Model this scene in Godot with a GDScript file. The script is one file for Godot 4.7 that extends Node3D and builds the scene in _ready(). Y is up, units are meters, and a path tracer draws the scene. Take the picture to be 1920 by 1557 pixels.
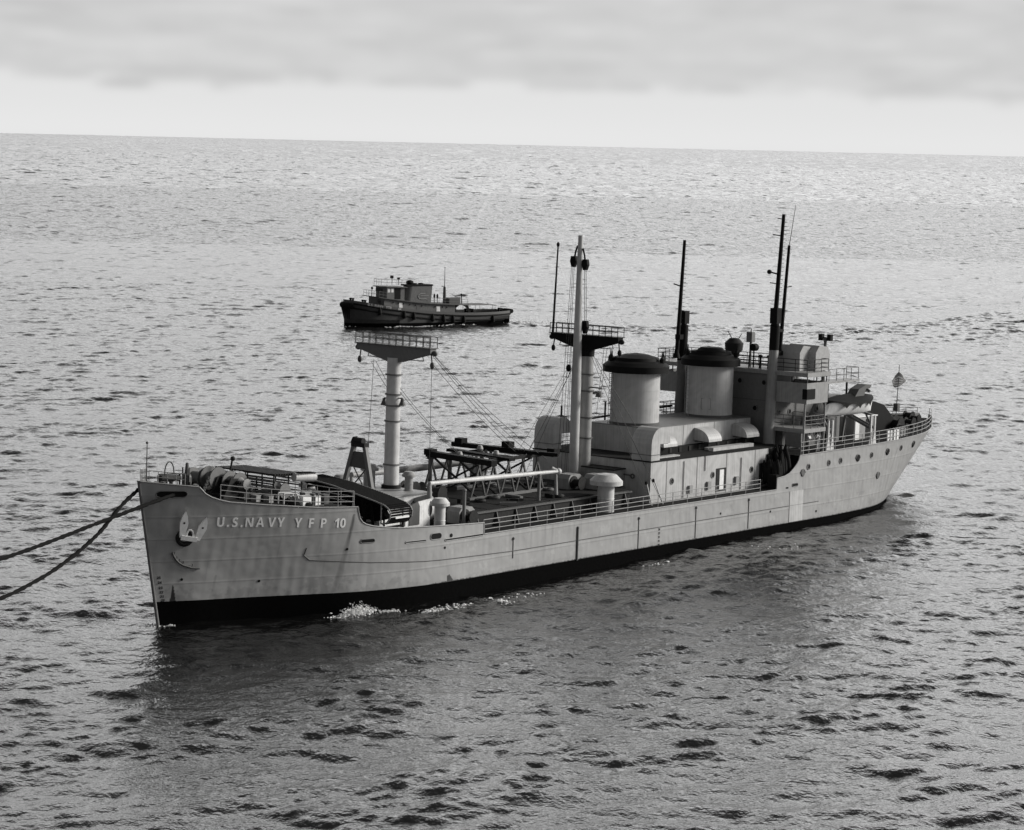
extends Node3D
# A grey naval power ship under tow and a harbour tug on a choppy, overcast sea.
# World: metres, y up, water at y = 0. Ship and tug are built in their own axes: x aft from the stem, y up, z to port.

const SHIP_AT := Vector3(-23.568, 1.523, -155.156)
const SHIP_AFT := Vector3(0.615901, -0.014003, -0.787699)
const SHIP_UP := Vector3(0.008625, 0.999902, -0.011031)
const SHIP_PORT := Vector3(0.787777, 0.0, 0.615961)
const TUG_AT := Vector3(-28.3, 0.0, -415.5)
const TUG_AFT := Vector3(0.833925, 0.0, -0.551877)
const TUG_PORT := Vector3(0.551877, 0.0, 0.833925)
const SUN_TO := Vector3(0.88, 0.40, -0.19)

var M := {}
var ship: Node3D
var tug: Node3D
var taken := {}

# ------------------------------------------------------------------ mesh helpers
class MB:
	var v := PackedVector3Array()
	var n := PackedVector3Array()
	var uv := PackedVector2Array()
	func tri(a: Vector3, b: Vector3, c: Vector3, na: Vector3, nb: Vector3, nc: Vector3) -> void:
		if (b - a).cross(c - a).dot(na + nb + nc) > 0.0:
			v.append_array([a, c, b]); n.append_array([na, nc, nb])
		else:
			v.append_array([a, b, c]); n.append_array([na, nb, nc])
	func flat(a: Vector3, b: Vector3, c: Vector3, out: Vector3) -> void:
		var m := (b - a).cross(c - a).normalized()
		if m.dot(out) < 0.0: m = -m
		tri(a, b, c, m, m, m)
	func quad(a: Vector3, b: Vector3, c: Vector3, d: Vector3, out: Vector3) -> void:
		flat(a, b, c, out); flat(a, c, d, out)
	func hexa(p: Array) -> void: # 8 corners: bottom 0-3, top 4-7
		var m := Vector3.ZERO
		for q in p: m += q
		m /= 8.0
		for f in [[0, 1, 2, 3], [4, 5, 6, 7], [0, 1, 5, 4], [1, 2, 6, 5], [2, 3, 7, 6], [3, 0, 4, 7]]:
			var cc: Vector3 = (p[f[0]] + p[f[1]] + p[f[2]] + p[f[3]]) / 4.0
			quad(p[f[0]], p[f[1]], p[f[2]], p[f[3]], cc - m)
	func box(lo: Vector3, hi: Vector3) -> void:
		hexa([Vector3(lo.x, lo.y, lo.z), Vector3(hi.x, lo.y, lo.z), Vector3(hi.x, lo.y, hi.z), Vector3(lo.x, lo.y, hi.z),
			Vector3(lo.x, hi.y, lo.z), Vector3(hi.x, hi.y, lo.z), Vector3(hi.x, hi.y, hi.z), Vector3(lo.x, hi.y, hi.z)])
	func beam(a: Vector3, b: Vector3, w: float, h: float) -> void:
		var d := (b - a).normalized()
		var s := d.cross(Vector3.UP)
		if s.length() < 0.05: s = Vector3(0, 0, 1)
		s = s.normalized() * w * 0.5
		var t := s.cross(d).normalized() * h * 0.5
		hexa([a - s - t, a + s - t, b + s - t, b - s - t, a - s + t, a + s + t, b + s + t, b - s + t])
	func tube(a: Vector3, b: Vector3, r0: float, r1: float, k := 8, caps := true) -> void:
		var d := (b - a).normalized()
		var s := d.cross(Vector3.UP)
		if s.length() < 0.05: s = Vector3(1, 0, 0)
		s = s.normalized()
		var t := d.cross(s)
		for i in k:
			var e0 := s * cos(TAU * i / k) + t * sin(TAU * i / k)
			var e1 := s * cos(TAU * (i + 1) / k) + t * sin(TAU * (i + 1) / k)
			tri(a + e0 * r0, a + e1 * r0, b + e1 * r1, e0, e1, e1)
			tri(a + e0 * r0, b + e1 * r1, b + e0 * r1, e0, e1, e0)
			if caps:
				flat(a, a + e0 * r0, a + e1 * r0, -d)
				flat(b, b + e0 * r1, b + e1 * r1, d)
	func path(p: Array, r: float, k := 6) -> void:
		for i in p.size() - 1: tube(p[i], p[i + 1], r, r, k, true)
	func lathe(o: Vector3, prof: Array, k := 24, up := Vector3.UP, sx := 1.0) -> void: # prof: Vector2(radius, height); sx squeezes across
		var s := up.cross(Vector3(1, 0, 0))
		if s.length() < 0.05: s = up.cross(Vector3(0, 0, 1))
		s = s.normalized()
		var t := up.cross(s)
		for j in prof.size() - 1:
			var p0: Vector2 = prof[j]
			var p1: Vector2 = prof[j + 1]
			if p0.distance_to(p1) < 1e-5: continue
			var nn := Vector2(p1.y - p0.y, p0.x - p1.x).normalized()
			for i in k:
				var q := []
				for e in 2:
					var c := cos(TAU * (i + e) / k)
					var w := sin(TAU * (i + e) / k)
					var dir := s * c * sx + t * w
					var nd: Vector3 = (dir * nn.x + up * nn.y).normalized()
					q.append([o + dir * p0.x + up * p0.y, o + dir * p1.x + up * p1.y, nd])
				if p0.x > 1e-4: tri(q[0][0], q[1][0], q[1][1], q[0][2], q[1][2], q[1][2])
				if p1.x > 1e-4: tri(q[0][0], q[1][1], q[0][1], q[0][2], q[1][2], q[0][2])
				elif p0.x <= 1e-4: pass
	func prism(poly: PackedVector2Array, o: Vector3, ax: Vector3, ay: Vector3, depth: Vector3) -> void: # polygon in the plane ax, ay, pushed along depth
		var idx := Geometry2D.triangulate_polygon(poly)
		var pts := []
		var mid := Vector3.ZERO
		for q in poly:
			pts.append(o + ax * q.x + ay * q.y)
			mid += pts[-1] / poly.size()
		for i in range(0, idx.size(), 3):
			flat(pts[idx[i]], pts[idx[i + 1]], pts[idx[i + 2]], -depth)
			flat(pts[idx[i]] + depth, pts[idx[i + 1]] + depth, pts[idx[i + 2]] + depth, depth)
		var area := 0.0
		for i in poly.size(): area += poly[i].cross(poly[(i + 1) % poly.size()])
		for i in poly.size():
			var a: Vector3 = pts[i]
			var b: Vector3 = pts[(i + 1) % pts.size()]
			var e := poly[(i + 1) % poly.size()] - poly[i]
			var on := Vector2(e.y, -e.x) * signf(area)
			quad(a, b, b + depth, a + depth, ax * on.x + ay * on.y)
	func sphere(o: Vector3, r: Vector3, k := 10) -> void:
		for j in k:
			for i in k * 2:
				var q := []
				for e in [[j, i], [j + 1, i], [j + 1, i + 1], [j, i + 1]]:
					var la: float = PI * e[0] / k - PI / 2.0
					var lo: float = PI * e[1] / k
					var d := Vector3(cos(la) * cos(lo), sin(la), cos(la) * sin(lo))
					q.append([o + d * r, (d / r).normalized()])
				tri(q[0][0], q[1][0], q[2][0], q[0][1], q[1][1], q[2][1])
				tri(q[0][0], q[2][0], q[3][0], q[0][1], q[2][1], q[3][1])
	func mesh() -> ArrayMesh:
		var a := []
		a.resize(Mesh.ARRAY_MAX)
		a[Mesh.ARRAY_VERTEX] = v
		a[Mesh.ARRAY_NORMAL] = n
		if uv.size() == v.size(): a[Mesh.ARRAY_TEX_UV] = uv
		var m := ArrayMesh.new()
		m.add_surface_from_arrays(Mesh.PRIMITIVE_TRIANGLES, a)
		return m

func put(b: MB, called: String, m: Material, parent: Node3D) -> MeshInstance3D:
	return put_mesh(b.mesh(), called, m, parent)

func put_mesh(mesh: Mesh, called: String, m: Material, parent: Node3D, at := Transform3D()) -> MeshInstance3D:
	var o := MeshInstance3D.new()
	o.mesh = mesh
	o.material_override = m
	o.name = called
	o.transform = at
	o.cast_shadow = GeometryInstance3D.SHADOW_CASTING_SETTING_ON
	parent.add_child(o, true)
	return o

func numbered(called: String) -> String:
	var k: int = taken.get(called, 0)
	taken[called] = k + 1
	return called if k == 0 else "%s_%03d" % [called, k]

func tag(o: Node, label: String, category: String, group := "", kind := "") -> void:
	o.set_meta("label", label)
	if category: o.set_meta("category", category)
	if group: o.set_meta("group", group)
	if kind: o.set_meta("kind", kind)

func thing(called: String, label: String, category: String, frame: Transform3D, group := "") -> Node3D:
	var o := Node3D.new()
	o.name = numbered(called)
	o.transform = frame
	add_child(o)
	tag(o, label, category, group)
	return o

func ship_frame(at := Vector3.ZERO, turn := 0.0) -> Transform3D: # a place on the ship, in its axes
	var f := Transform3D(Basis(SHIP_AFT, SHIP_UP, SHIP_PORT), SHIP_AT)
	return f * Transform3D(Basis(Vector3.UP, turn), at)

# ------------------------------------------------------------------ tables
func lin(t: Array, x: float) -> float:
	if x <= t[0][0]: return t[0][1]
	for i in t.size() - 1:
		if x <= t[i + 1][0]: return lerpf(t[i][1], t[i + 1][1], (x - t[i][0]) / (t[i + 1][0] - t[i][0]))
	return t[-1][1]

func herm(t: Array, x: float) -> float: # smooth curve through the table
	if x <= t[0][0]: return t[0][1]
	for i in t.size() - 1:
		if x <= t[i + 1][0]:
			var h: float = t[i + 1][0] - t[i][0]
			var u: float = (x - t[i][0]) / h
			var d: float = (t[i + 1][1] - t[i][1]) / h
			var d0: float = d if i == 0 else ((t[i][1] - t[i - 1][1]) / (t[i][0] - t[i - 1][0]) + d) * 0.5
			var d1: float = 0.0 if i == t.size() - 2 else ((t[i + 2][1] - t[i + 1][1]) / (t[i + 2][0] - t[i + 1][0]) + d) * 0.5
			var u2 := u * u
			var u3 := u2 * u
			return (2 * u3 - 3 * u2 + 1) * t[i][1] + (u3 - 2 * u2 + u) * h * d0 + (3 * u2 - 2 * u3) * t[i + 1][1] + (u3 - u2) * h * d1
	return t[-1][1]

const WB := [[0, 0.05], [1, 0.6], [2.1, 1.2], [5.1, 2.5], [9, 4.4], [12.6, 6.1], [18, 7.4], [24, 7.62]]
const DB := [[0, 0.12], [1, 0.95], [3, 2.4], [6, 4.0], [10, 5.6], [15, 6.9], [20, 7.5], [25, 7.62]]
const WS := [[0, 0], [1, 1.0], [3.5, 2.5], [8, 5.0], [13, 6.76], [20, 7.5], [26, 7.62]]
const DS := [[0, 0], [0.8, 1.0], [2.3, 1.9], [4.3, 3.0], [6.3, 4.1], [8.3, 5.0], [11, 6.0], [16, 7.0], [22, 7.6], [26, 7.62]]
const TOP := [[0, 7.9], [2.9, 7.55], [3.0, 7.42], [3.25, 7.1], [3.6, 6.86], [4.1, 6.66], [4.7, 6.5], [6.95, 6.24], [10.5, 5.9], [13.5, 5.78], [13.56, 5.4], [13.68, 5.0], [13.9, 4.72],
	[14.2, 4.56], [14.7, 4.42], [15.5, 4.3], [17, 4.12], [20, 4.0], [25.6, 3.75], [25.63, 2.95], [63.8, 2.92], [63.83, 3.86], [65.0, 3.95], [65.7, 4.12], [66.3, 4.45], [66.8, 4.8],
	[67.1, 5.1], [67.25, 5.5], [78, 5.62], [90, 5.72], [102.3, 5.85]]
const FDECK := [[0, 6.95], [4.7, 6.48], [6.95, 6.22], [10.5, 5.88], [13.5, 5.76]]

func half(x: float, y: float) -> float:
	var x0 := 1.57 - 0.199 * y
	var x1 := 94.6 + 1.36 * y
	var t := clampf(y / 7.0, -0.4, 1.1)
	if t > 0.0: t = pow(t, 1.35)
	var ts := clampf(y / 5.7, -0.4, 1.1)
	var b := lerpf(herm(WB, x - x0), herm(DB, x - x0), t)
	var s := lerpf(herm(WS, x1 - x), herm(DS, x1 - x), ts)
	return clampf(minf(b, s), 0.0, 7.62)

func hull_normal(x: float, y: float, side: float) -> Vector3:
	var hx := (half(x + 0.25, y) - half(x - 0.25, y)) / 0.5
	var hy := (half(x, y + 0.25) - half(x, y - 0.25)) / 0.5
	return Vector3(-hx, -hy, 1.0).normalized() * Vector3(1, 1, side)

func on_hull(x: float, y: float, off := 0.0) -> Vector3: # a point of the port side shell
	return Vector3(x, y, half(x, y)) + hull_normal(x, y, 1.0) * off

# ------------------------------------------------------------------ camera, sky, sun
func set_view() -> void:
	var cam := Camera3D.new()
	cam.name = "camera"
	cam.fov = 19.02
	cam.near = 1.0
	cam.far = 60000.0
	cam.transform = Transform3D(Basis(Vector3(1, 0, 0), deg_to_rad(-6.26)) * Basis(Vector3(0, 0, 1), deg_to_rad(1.3195)), Vector3(0, 31.223, 0))
	add_child(cam)
	cam.make_current()
	var e := Environment.new()
	e.background_mode = Environment.BG_SKY
	var sky := Sky.new()
	var pm := PanoramaSkyMaterial.new()
	pm.panorama = sky_texture()
	sky.sky_material = pm
	e.sky = sky
	e.background_energy_multiplier = 1.0
	e.tonemap_mode = Environment.TONE_MAPPER_LINEAR
	e.tonemap_exposure = 2.3
	e.sdfgi_enabled = true
	e.ssao_enabled = true
	e.ssil_enabled = true
	var w := WorldEnvironment.new()
	w.name = "sky_and_air"
	w.environment = e
	add_child(w)
	var sun := DirectionalLight3D.new()
	sun.name = "sun"
	sun.light_energy = 0.5
	sun.light_angular_distance = 14.0
	sun.light_color = Color(1, 0.99, 0.97)
	sun.shadow_enabled = true
	sun.look_at_from_position(SUN_TO * 100.0, Vector3.ZERO, Vector3.UP)
	add_child(sun)

func sky_texture() -> ImageTexture: # overcast: pale clear strip over the horizon, a grey cloud sheet above it, brighter towards the hidden sun
	var w := 2048
	var h := 1024
	var glow_az := 0.75 # from straight ahead towards the right
	var n1 := FastNoiseLite.new()
	n1.seed = 11; n1.frequency = 1.0; n1.fractal_octaves = 5
	var data := PackedFloat32Array()
	data.resize(w * h * 3)
	var top_rows := h / 2
	for j in h:
		var el := (0.5 - (j + 0.5) / h) * PI
		var step := 1 if el < 0.22 else 4
		var last := 0.0
		for i in w:
			if el < 0.0:
				last = 0.34
			elif i % step == 0:
				var az := float(i) / w * TAU # the image begins straight ahead (-z) and runs to the right
				var d := Vector3(sin(az) * cos(el), sin(el), -cos(az) * cos(el))
				var p := Vector3(d.x, 0, d.z) * 6.0 + Vector3(0, el * 60.0, 0)
				var c := n1.get_noise_3dv(p)
				var fine := n1.get_noise_3dv(p * 4.0 + Vector3(7, 0, 3))
				var edge := 0.0222 + 0.003 * c + 0.005 * fine # lower rim of the cloud sheet
				var cloud := smoothstep(edge - 0.0022, edge + 0.0012, el)
				var strip := lerpf(0.35, 0.335, smoothstep(0.0, 0.02, el))
				var sheet := 0.272 + 0.04 * fine + 0.03 * c
				# thin bright cloud in front of the sun, heavy cloud behind the camera and overhead
				var g := cos(az - glow_az)
				var thin := smoothstep(-0.2, 1.0, g) * (1.0 - smoothstep(0.14, 0.78, el))
				sheet = lerpf(sheet, (0.05 + 1.12 * thin) * (1.0 + 0.22 * c + 0.14 * fine), smoothstep(0.055, 0.28, el))
				sheet = lerpf(sheet, 0.07 + 0.01 * c, smoothstep(0.35, 1.1, el))
				var v := lerpf(strip, sheet, cloud)
				last = v
			var o := (j * w + i) * 3
			data[o] = last; data[o + 1] = last; data[o + 2] = last
	var im := Image.create_from_data(w, h, false, Image.FORMAT_RGBF, data.to_byte_array())
	return ImageTexture.create_from_image(im)

# ------------------------------------------------------------------ materials
func srgb(l: float) -> Color:
	return Color(l, l, l).linear_to_srgb()

func grain_texture(seed_: int, freq: float, lo: float, hi: float, stretch: float) -> ImageTexture:
	var f := FastNoiseLite.new()
	f.seed = seed_; f.frequency = freq; f.fractal_octaves = 5; f.fractal_gain = 0.6
	var f2 := FastNoiseLite.new()
	f2.seed = seed_ + 5; f2.frequency = freq * 4.0; f2.fractal_octaves = 3
	var s := 256
	var im := Image.create(s, s, false, Image.FORMAT_RGB8)
	for y in s:
		for x in s:
			var a := TAU * x / s
			var b := TAU * y / s
			var q := Vector3(cos(a) * 40.0, sin(a) * 40.0, 0)
			var p := Vector3(q.x + cos(b) * 17.0 * stretch, q.y + sin(b) * 11.0 * stretch, sin(b) * 40.0 * stretch)
			var k := clampf(0.5 + 0.7 * f.get_noise_3dv(p) + 0.35 * f2.get_noise_3dv(p * Vector3(1, 1, 0.3)), 0.0, 1.0)
			im.set_pixel(x, y, srgb(lerpf(lo, hi, k)))
	return ImageTexture.create_from_image(im)

func streak_texture(seed_: int, lo: float) -> ImageTexture: # rain-washed paint: fine upright runs over soft patches
	var f := FastNoiseLite.new()
	f.seed = seed_; f.frequency = 1.0; f.fractal_octaves = 4
	var s := 256
	var im := Image.create(s, s, false, Image.FORMAT_RGB8)
	for y in s:
		for x in s:
			var a := TAU * x / s
			var b := TAU * y / s
			var run := f.get_noise_3d(cos(a) * 6.0, sin(a) * 6.0, sin(b) * 0.35)
			var blot := f.get_noise_3d(cos(a) * 1.2 + 9.0, sin(a) * 1.2 + cos(b) * 1.2, sin(b) * 1.2)
			im.set_pixel(x, y, srgb(lerpf(1.0, lo, clampf(0.35 + 0.75 * run + 0.6 * blot, 0.0, 1.0))))
	return ImageTexture.create_from_image(im)

func paint(l: float, rough := 0.6, tex: Texture2D = null, scale := 0.22, metal := 0.0) -> StandardMaterial3D:
	var m := StandardMaterial3D.new()
	m.albedo_color = srgb(l)
	m.roughness = rough
	m.metallic = metal
	if l < 0.04: m.metallic_specular = 0.25
	if tex:
		m.albedo_texture = tex
		m.uv1_triplanar = true
		m.uv1_scale = Vector3(scale, scale, scale)
	return m

func hull_texture() -> ImageTexture: # paint with weathering: x 0..104 m by y -2..9 m of the side shell
	var w := 2048
	var h := 256
	var f := FastNoiseLite.new()
	f.seed = 3; f.frequency = 0.35; f.fractal_octaves = 5
	var runs := FastNoiseLite.new()
	runs.seed = 8; runs.frequency = 1.4; runs.fractal_octaves = 3
	var im := Image.create(w, h, false, Image.FORMAT_RGB8)
	# rusty runs below scuppers and pipes: x at top, y top, x at foot, y foot, width, depth
	var marks := [[13.41, 5.3, 12.65, 0.05, 0.2, 0.75], [28.95, 2.3, 29.0, 0.2, 0.10, 0.18], [21.5, 2.3, 21.7, 0.9, 0.12, 0.12], [52.1, 2.4, 52.1, 0.1, 0.12, 0.2],
		[59.7, 2.4, 59.7, 0.1, 0.1, 0.22], [67.9, 3.7, 67.9, 1.0, 0.14, 0.2], [75.5, 5.0, 75.6, 1.2, 0.12, 0.22], [84.5, 4.9, 83.0, 1.0, 0.16, 0.25], [44.3, 2.3, 44.3, 0.1, 0.1, 0.2],
		[11.4, 3.2, 11.3, 2.2, 0.1, 0.15], [5.0, 1.6, 4.9, 0.2, 0.12, 0.2], [6.2, 1.3, 6.2, 0.2, 0.2, 0.14], [8.6, 1.2, 8.4, 0.2, 0.16, 0.16], [71.9, 4.3, 71.9, 3.2, 0.1, 0.12], [78.0, 2.6, 77.8, 1.6, 0.3, 0.16]]
	var rng := RandomNumberGenerator.new()
	rng.seed = 12
	for k in 46: # faint runs below the deck edge
		var mx := rng.randf_range(26.0, 100.0)
		var my := 2.85 if mx < 64.0 else 5.4
		marks.append([mx, my, mx + rng.randf_range(-0.05, 0.05), my - rng.randf_range(0.8, 2.6), rng.randf_range(0.06, 0.18), rng.randf_range(0.06, 0.2)])
	marks.sort_custom(func(a, b): return a[0] < b[0])
	for j in h:
		var y := 9.0 - 11.0 * (j + 0.5) / h
		var first := 0
		for i in w:
			var x := 104.0 * (i + 0.5) / w
			while first < marks.size() and marks[first][0] < x - 1.6: first += 1
			var c := f.get_noise_2d(x, y * 1.3)
			var r := runs.get_noise_2d(x * 1.6, y * 0.16)
			var l := 1.0 + 0.07 * c + 0.07 * r
			var scum := f.get_noise_2d(x * 1.1 + 40.0, y * 1.8) + 0.5 * runs.get_noise_2d(x * 1.5, y * 1.2)
			var reach := 0.85 + 0.55 * f.get_noise_2d(x * 0.6 + 9.0, 3.0) # scrubbed and scummed strip above the boot top
			if x < 19.0 and y < reach * 1.3:
				l *= lerpf(1.05, 0.87, smoothstep(0.18, 0.42, scum + (reach - y) * 0.5))
			elif y < 0.25 + 0.3 * scum:
				l *= 0.90
			if x > 20.0 and scum > 0.42: l *= 1.10
			if x > 70.0 and x < 90.0 and y < 1.6 and scum < -0.28: l *= 0.86
			for mi in range(first, marks.size()):
				var q: Array = marks[mi]
				if q[0] > x + 1.6: break
				if y > q[1] or y < q[3]: continue
				var u: float = (q[1] - y) / (q[1] - q[3])
				var d: float = absf(x - lerpf(q[0], q[2], u) + 0.05 * c) / (q[4] * (0.7 + 0.8 * u))
				if d < 1.0: l *= 1.0 - q[5] * (1.0 - d * d) * (1.0 - 0.75 * u) * clampf(1.0 + r, 0.4, 1.3)
			var strake := fposmod(y + 0.35, 1.45)
			if strake < 0.045 or fposmod(x + floorf((y + 0.35) / 1.45) * 3.1, 7.4) < 0.06: l *= 0.92
			if y < 0.035 + 0.07 * runs.get_noise_2d(x * 3.0, 5.0) and x > 20.0: l = 0.03
			if y < 1.05 and y > -0.02 and x > 2.40 + 0.06 * y and x < 2.73 - 0.22 * y: l = 0.06 # black painted wedge
			if x > 21.72 and x < 22.35 - 0.9 * maxf(y - 0.1, 0.0) and y < 0.5 + 0.1 * c: l = 0.09
			im.set_pixel(i, j, srgb(clampf(l * 0.80, 0.0, 1.0)))
	return ImageTexture.create_from_image(im)

func hull_dents() -> ImageTexture: # plates drawn in a little between the frames, and their laps
	var w := 2048
	var h := 128
	var f := FastNoiseLite.new()
	f.seed = 17; f.frequency = 0.5; f.fractal_octaves = 3
	var im := Image.create(w, h, false, Image.FORMAT_RGB8)
	for j in h:
		var y := 9.0 - 11.0 * (j + 0.5) / h
		for i in w:
			var x := 104.0 * (i + 0.5) / w
			var sag := 0.5 + 0.5 * cos(TAU * x / 0.76)
			var a := 0.5 + 0.10 * sag * (0.5 + f.get_noise_2d(x * 0.5, y)) + 0.16 * f.get_noise_2d(x * 0.9, y * 0.8 + 30.0)
			if fposmod(y + 0.35, 1.45) < 0.1: a += 0.05
			im.set_pixel(i, j, Color(a, a, a))
	im.bump_map_to_normal_map(1.6)
	return ImageTexture.create_from_image(im)

func make_materials() -> void:
	var g := grain_texture(1, 0.05, 0.78, 1.0, 1.0)
	var dirty := grain_texture(4, 0.09, 0.45, 1.0, 1.0)
	var run := streak_texture(21, 0.68)
	M.hull = paint(0.39, 0.55)
	M.hull.albedo_texture = hull_texture()
	M.hull.normal_enabled = true
	M.hull.normal_texture = hull_dents()
	M.hull.normal_scale = 1.5
	M.grey = paint(0.31, 0.55, run, 0.16)
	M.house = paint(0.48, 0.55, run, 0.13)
	M.funnel = paint(0.48, 0.55, run, 0.16)
	M.pale = paint(0.60, 0.5, run, 0.2)
	M.white = paint(0.88, 0.5, g)
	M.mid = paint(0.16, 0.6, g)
	M.dim = paint(0.09, 0.65, g)
	M.boot = paint(0.005, 1.0, dirty)
	M.boot.metallic_specular = 0.1
	M.deck = paint(0.028, 0.95, dirty, 0.5)
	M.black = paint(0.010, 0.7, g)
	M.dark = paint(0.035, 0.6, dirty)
	M.steel = paint(0.11, 0.5, dirty, 0.5)
	M.rail = paint(0.27, 0.5)
	M.wire = paint(0.05, 0.6)
	M.rope = paint(0.022, 0.9, dirty, 3.0)
	M.glass = paint(0.008, 0.35)
	M.canvas = paint(0.42, 0.9, g)
	M.wornwhite = paint(0.86, 0.6, run, 0.3)
	M.foam = paint(0.85, 0.9)
	M.skin = paint(0.28, 0.6)
	M.cloth_white = paint(0.8, 0.9)
	M.cloth_dark = paint(0.05, 0.9)
	M.hair = paint(0.02, 0.9)
	M.tug_side = paint(0.045, 0.6, dirty)
	M.tug_house = paint(0.15, 0.6, dirty)
	M.rollers = paint(0.012, 1.0, dirty, 1.0)
	M.flag_white = paint(0.8, 0.9)
	M.flag_dark = paint(0.03, 0.9)
	for q in [M.flag_white, M.flag_dark]:
		q.backlight_enabled = true
		q.backlight = Color(0.8, 0.8, 0.8)

# ------------------------------------------------------------------ the sea: a wave field made from a wind-sea spectrum
const SN := 256
const SL := 80.0
const SIG := 0.072
var sea_h := PackedFloat32Array()
var sea_x := PackedFloat32Array()
var sea_z := PackedFloat32Array()

func fft_line(re: PackedFloat32Array, im: PackedFloat32Array, off: int, stride: int, rev: PackedInt32Array, cs: PackedFloat32Array, sn: PackedFloat32Array, br: PackedFloat32Array, bi: PackedFloat32Array) -> void:
	var n := SN
	for i in n:
		var q := off + rev[i] * stride
		br[i] = re[q]; bi[i] = im[q]
	var len_ := 2
	while len_ <= n:
		var hl := len_ >> 1
		var st := n / len_
		for k in range(0, n, len_):
			for j in hl:
				var c := cs[j * st]
				var s := sn[j * st]
				var a := k + j
				var b := a + hl
				var xr := br[b] * c - bi[b] * s
				var xi := br[b] * s + bi[b] * c
				br[b] = br[a] - xr; bi[b] = bi[a] - xi
				br[a] += xr; bi[a] += xi
		len_ <<= 1
	for i in n:
		var q := off + i * stride
		re[q] = br[i]; im[q] = bi[i]

func fft2(re: PackedFloat32Array, im: PackedFloat32Array) -> void:
	var rev := PackedInt32Array(); rev.resize(SN)
	var cs := PackedFloat32Array(); cs.resize(SN)
	var sn := PackedFloat32Array(); sn.resize(SN)
	for i in SN:
		var r := 0
		var x := i
		for b in 8:
			r = (r << 1) | (x & 1); x >>= 1
		rev[i] = r
		cs[i] = cos(TAU * i / SN); sn[i] = sin(TAU * i / SN)
	var br := PackedFloat32Array(); br.resize(SN)
	var bi := PackedFloat32Array(); bi.resize(SN)
	for i in SN: fft_line(re, im, i * SN, 1, rev, cs, sn, br, bi)
	for i in SN: fft_line(re, im, i, SN, rev, cs, sn, br, bi)

func make_wave_field() -> void:
	var rng := RandomNumberGenerator.new()
	rng.seed = 42
	var wind := Vector2(0.34, 0.94).normalized()
	var big := 0.8 # metres; sets the dominant wave length
	var hr := PackedFloat32Array(); hr.resize(SN * SN)
	var hi := PackedFloat32Array(); hi.resize(SN * SN)
	var spec_r := PackedFloat32Array(); spec_r.resize(SN * SN)
	var spec_i := PackedFloat32Array(); spec_i.resize(SN * SN)
	for j in SN:
		var kz := TAU / SL * (j if j < SN / 2 else j - SN)
		for i in SN:
			var kx := TAU / SL * (i if i < SN / 2 else i - SN)
			var k := sqrt(kx * kx + kz * kz)
			var q := j * SN + i
			if k < 1e-4: continue
			var cosd := (kx * wind.x + kz * wind.y) / k
			var p := exp(-1.0 / pow(k * big, 2.0)) / pow(k, 2.85) * (0.07 + 0.93 * cosd * cosd * cosd * cosd) * exp(-k * k * 0.05 * 0.05)
			if cosd < 0.0: p *= 0.5
			var a := sqrt(p)
			spec_r[q] = a * rng.randfn(); spec_i[q] = a * rng.randfn()
	# hermitian part, so that heights are real; x shift rides in the imaginary half
	var r2 := PackedFloat32Array(); r2.resize(SN * SN)
	var i2 := PackedFloat32Array(); i2.resize(SN * SN)
	for j in SN:
		var jm := (SN - j) % SN
		var kz := TAU / SL * (j if j < SN / 2 else j - SN)
		for i in SN:
			var im_ := (SN - i) % SN
			var kx := TAU / SL * (i if i < SN / 2 else i - SN)
			var q := j * SN + i
			var o := jm * SN + im_
			var a := spec_r[q] + spec_r[o]
			var b := spec_i[q] - spec_i[o]
			var k := maxf(sqrt(kx * kx + kz * kz), 1e-4)
			# D = -i * (k / |k|) * H
			var dxr := b * kx / k
			var dxi := -a * kx / k
			hr[q] = a - dxi; hi[q] = b + dxr
			r2[q] = b * kz / k; i2[q] = -a * kz / k
	fft2(hr, hi)
	fft2(r2, i2)
	var sum := 0.0
	for q in SN * SN: sum += hr[q] * hr[q]
	var s := SIG / sqrt(sum / (SN * SN))
	for q in SN * SN:
		hr[q] *= s; hi[q] *= s; r2[q] *= s
	sea_h = hr; sea_x = hi; sea_z = r2

func field(x: float, z: float) -> Vector3: # displacement of one layer
	var fx := x / SL * SN
	var fz := z / SL * SN
	var ix := floori(fx)
	var iz := floori(fz)
	var ux := fx - ix
	var uz := fz - iz
	var i0 := posmod(ix, SN)
	var i1 := (i0 + 1) % SN
	var j0 := posmod(iz, SN) * SN
	var j1 := posmod(iz + 1, SN) * SN
	var a := (1.0 - ux) * (1.0 - uz)
	var b := ux * (1.0 - uz)
	var c := (1.0 - ux) * uz
	var d := ux * uz
	return Vector3(sea_x[j0 + i0] * a + sea_x[j0 + i1] * b + sea_x[j1 + i0] * c + sea_x[j1 + i1] * d,
		sea_h[j0 + i0] * a + sea_h[j0 + i1] * b + sea_h[j1 + i0] * c + sea_h[j1 + i1] * d,
		sea_z[j0 + i0] * a + sea_z[j0 + i1] * b + sea_z[j1 + i0] * c + sea_z[j1 + i1] * d)

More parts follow.
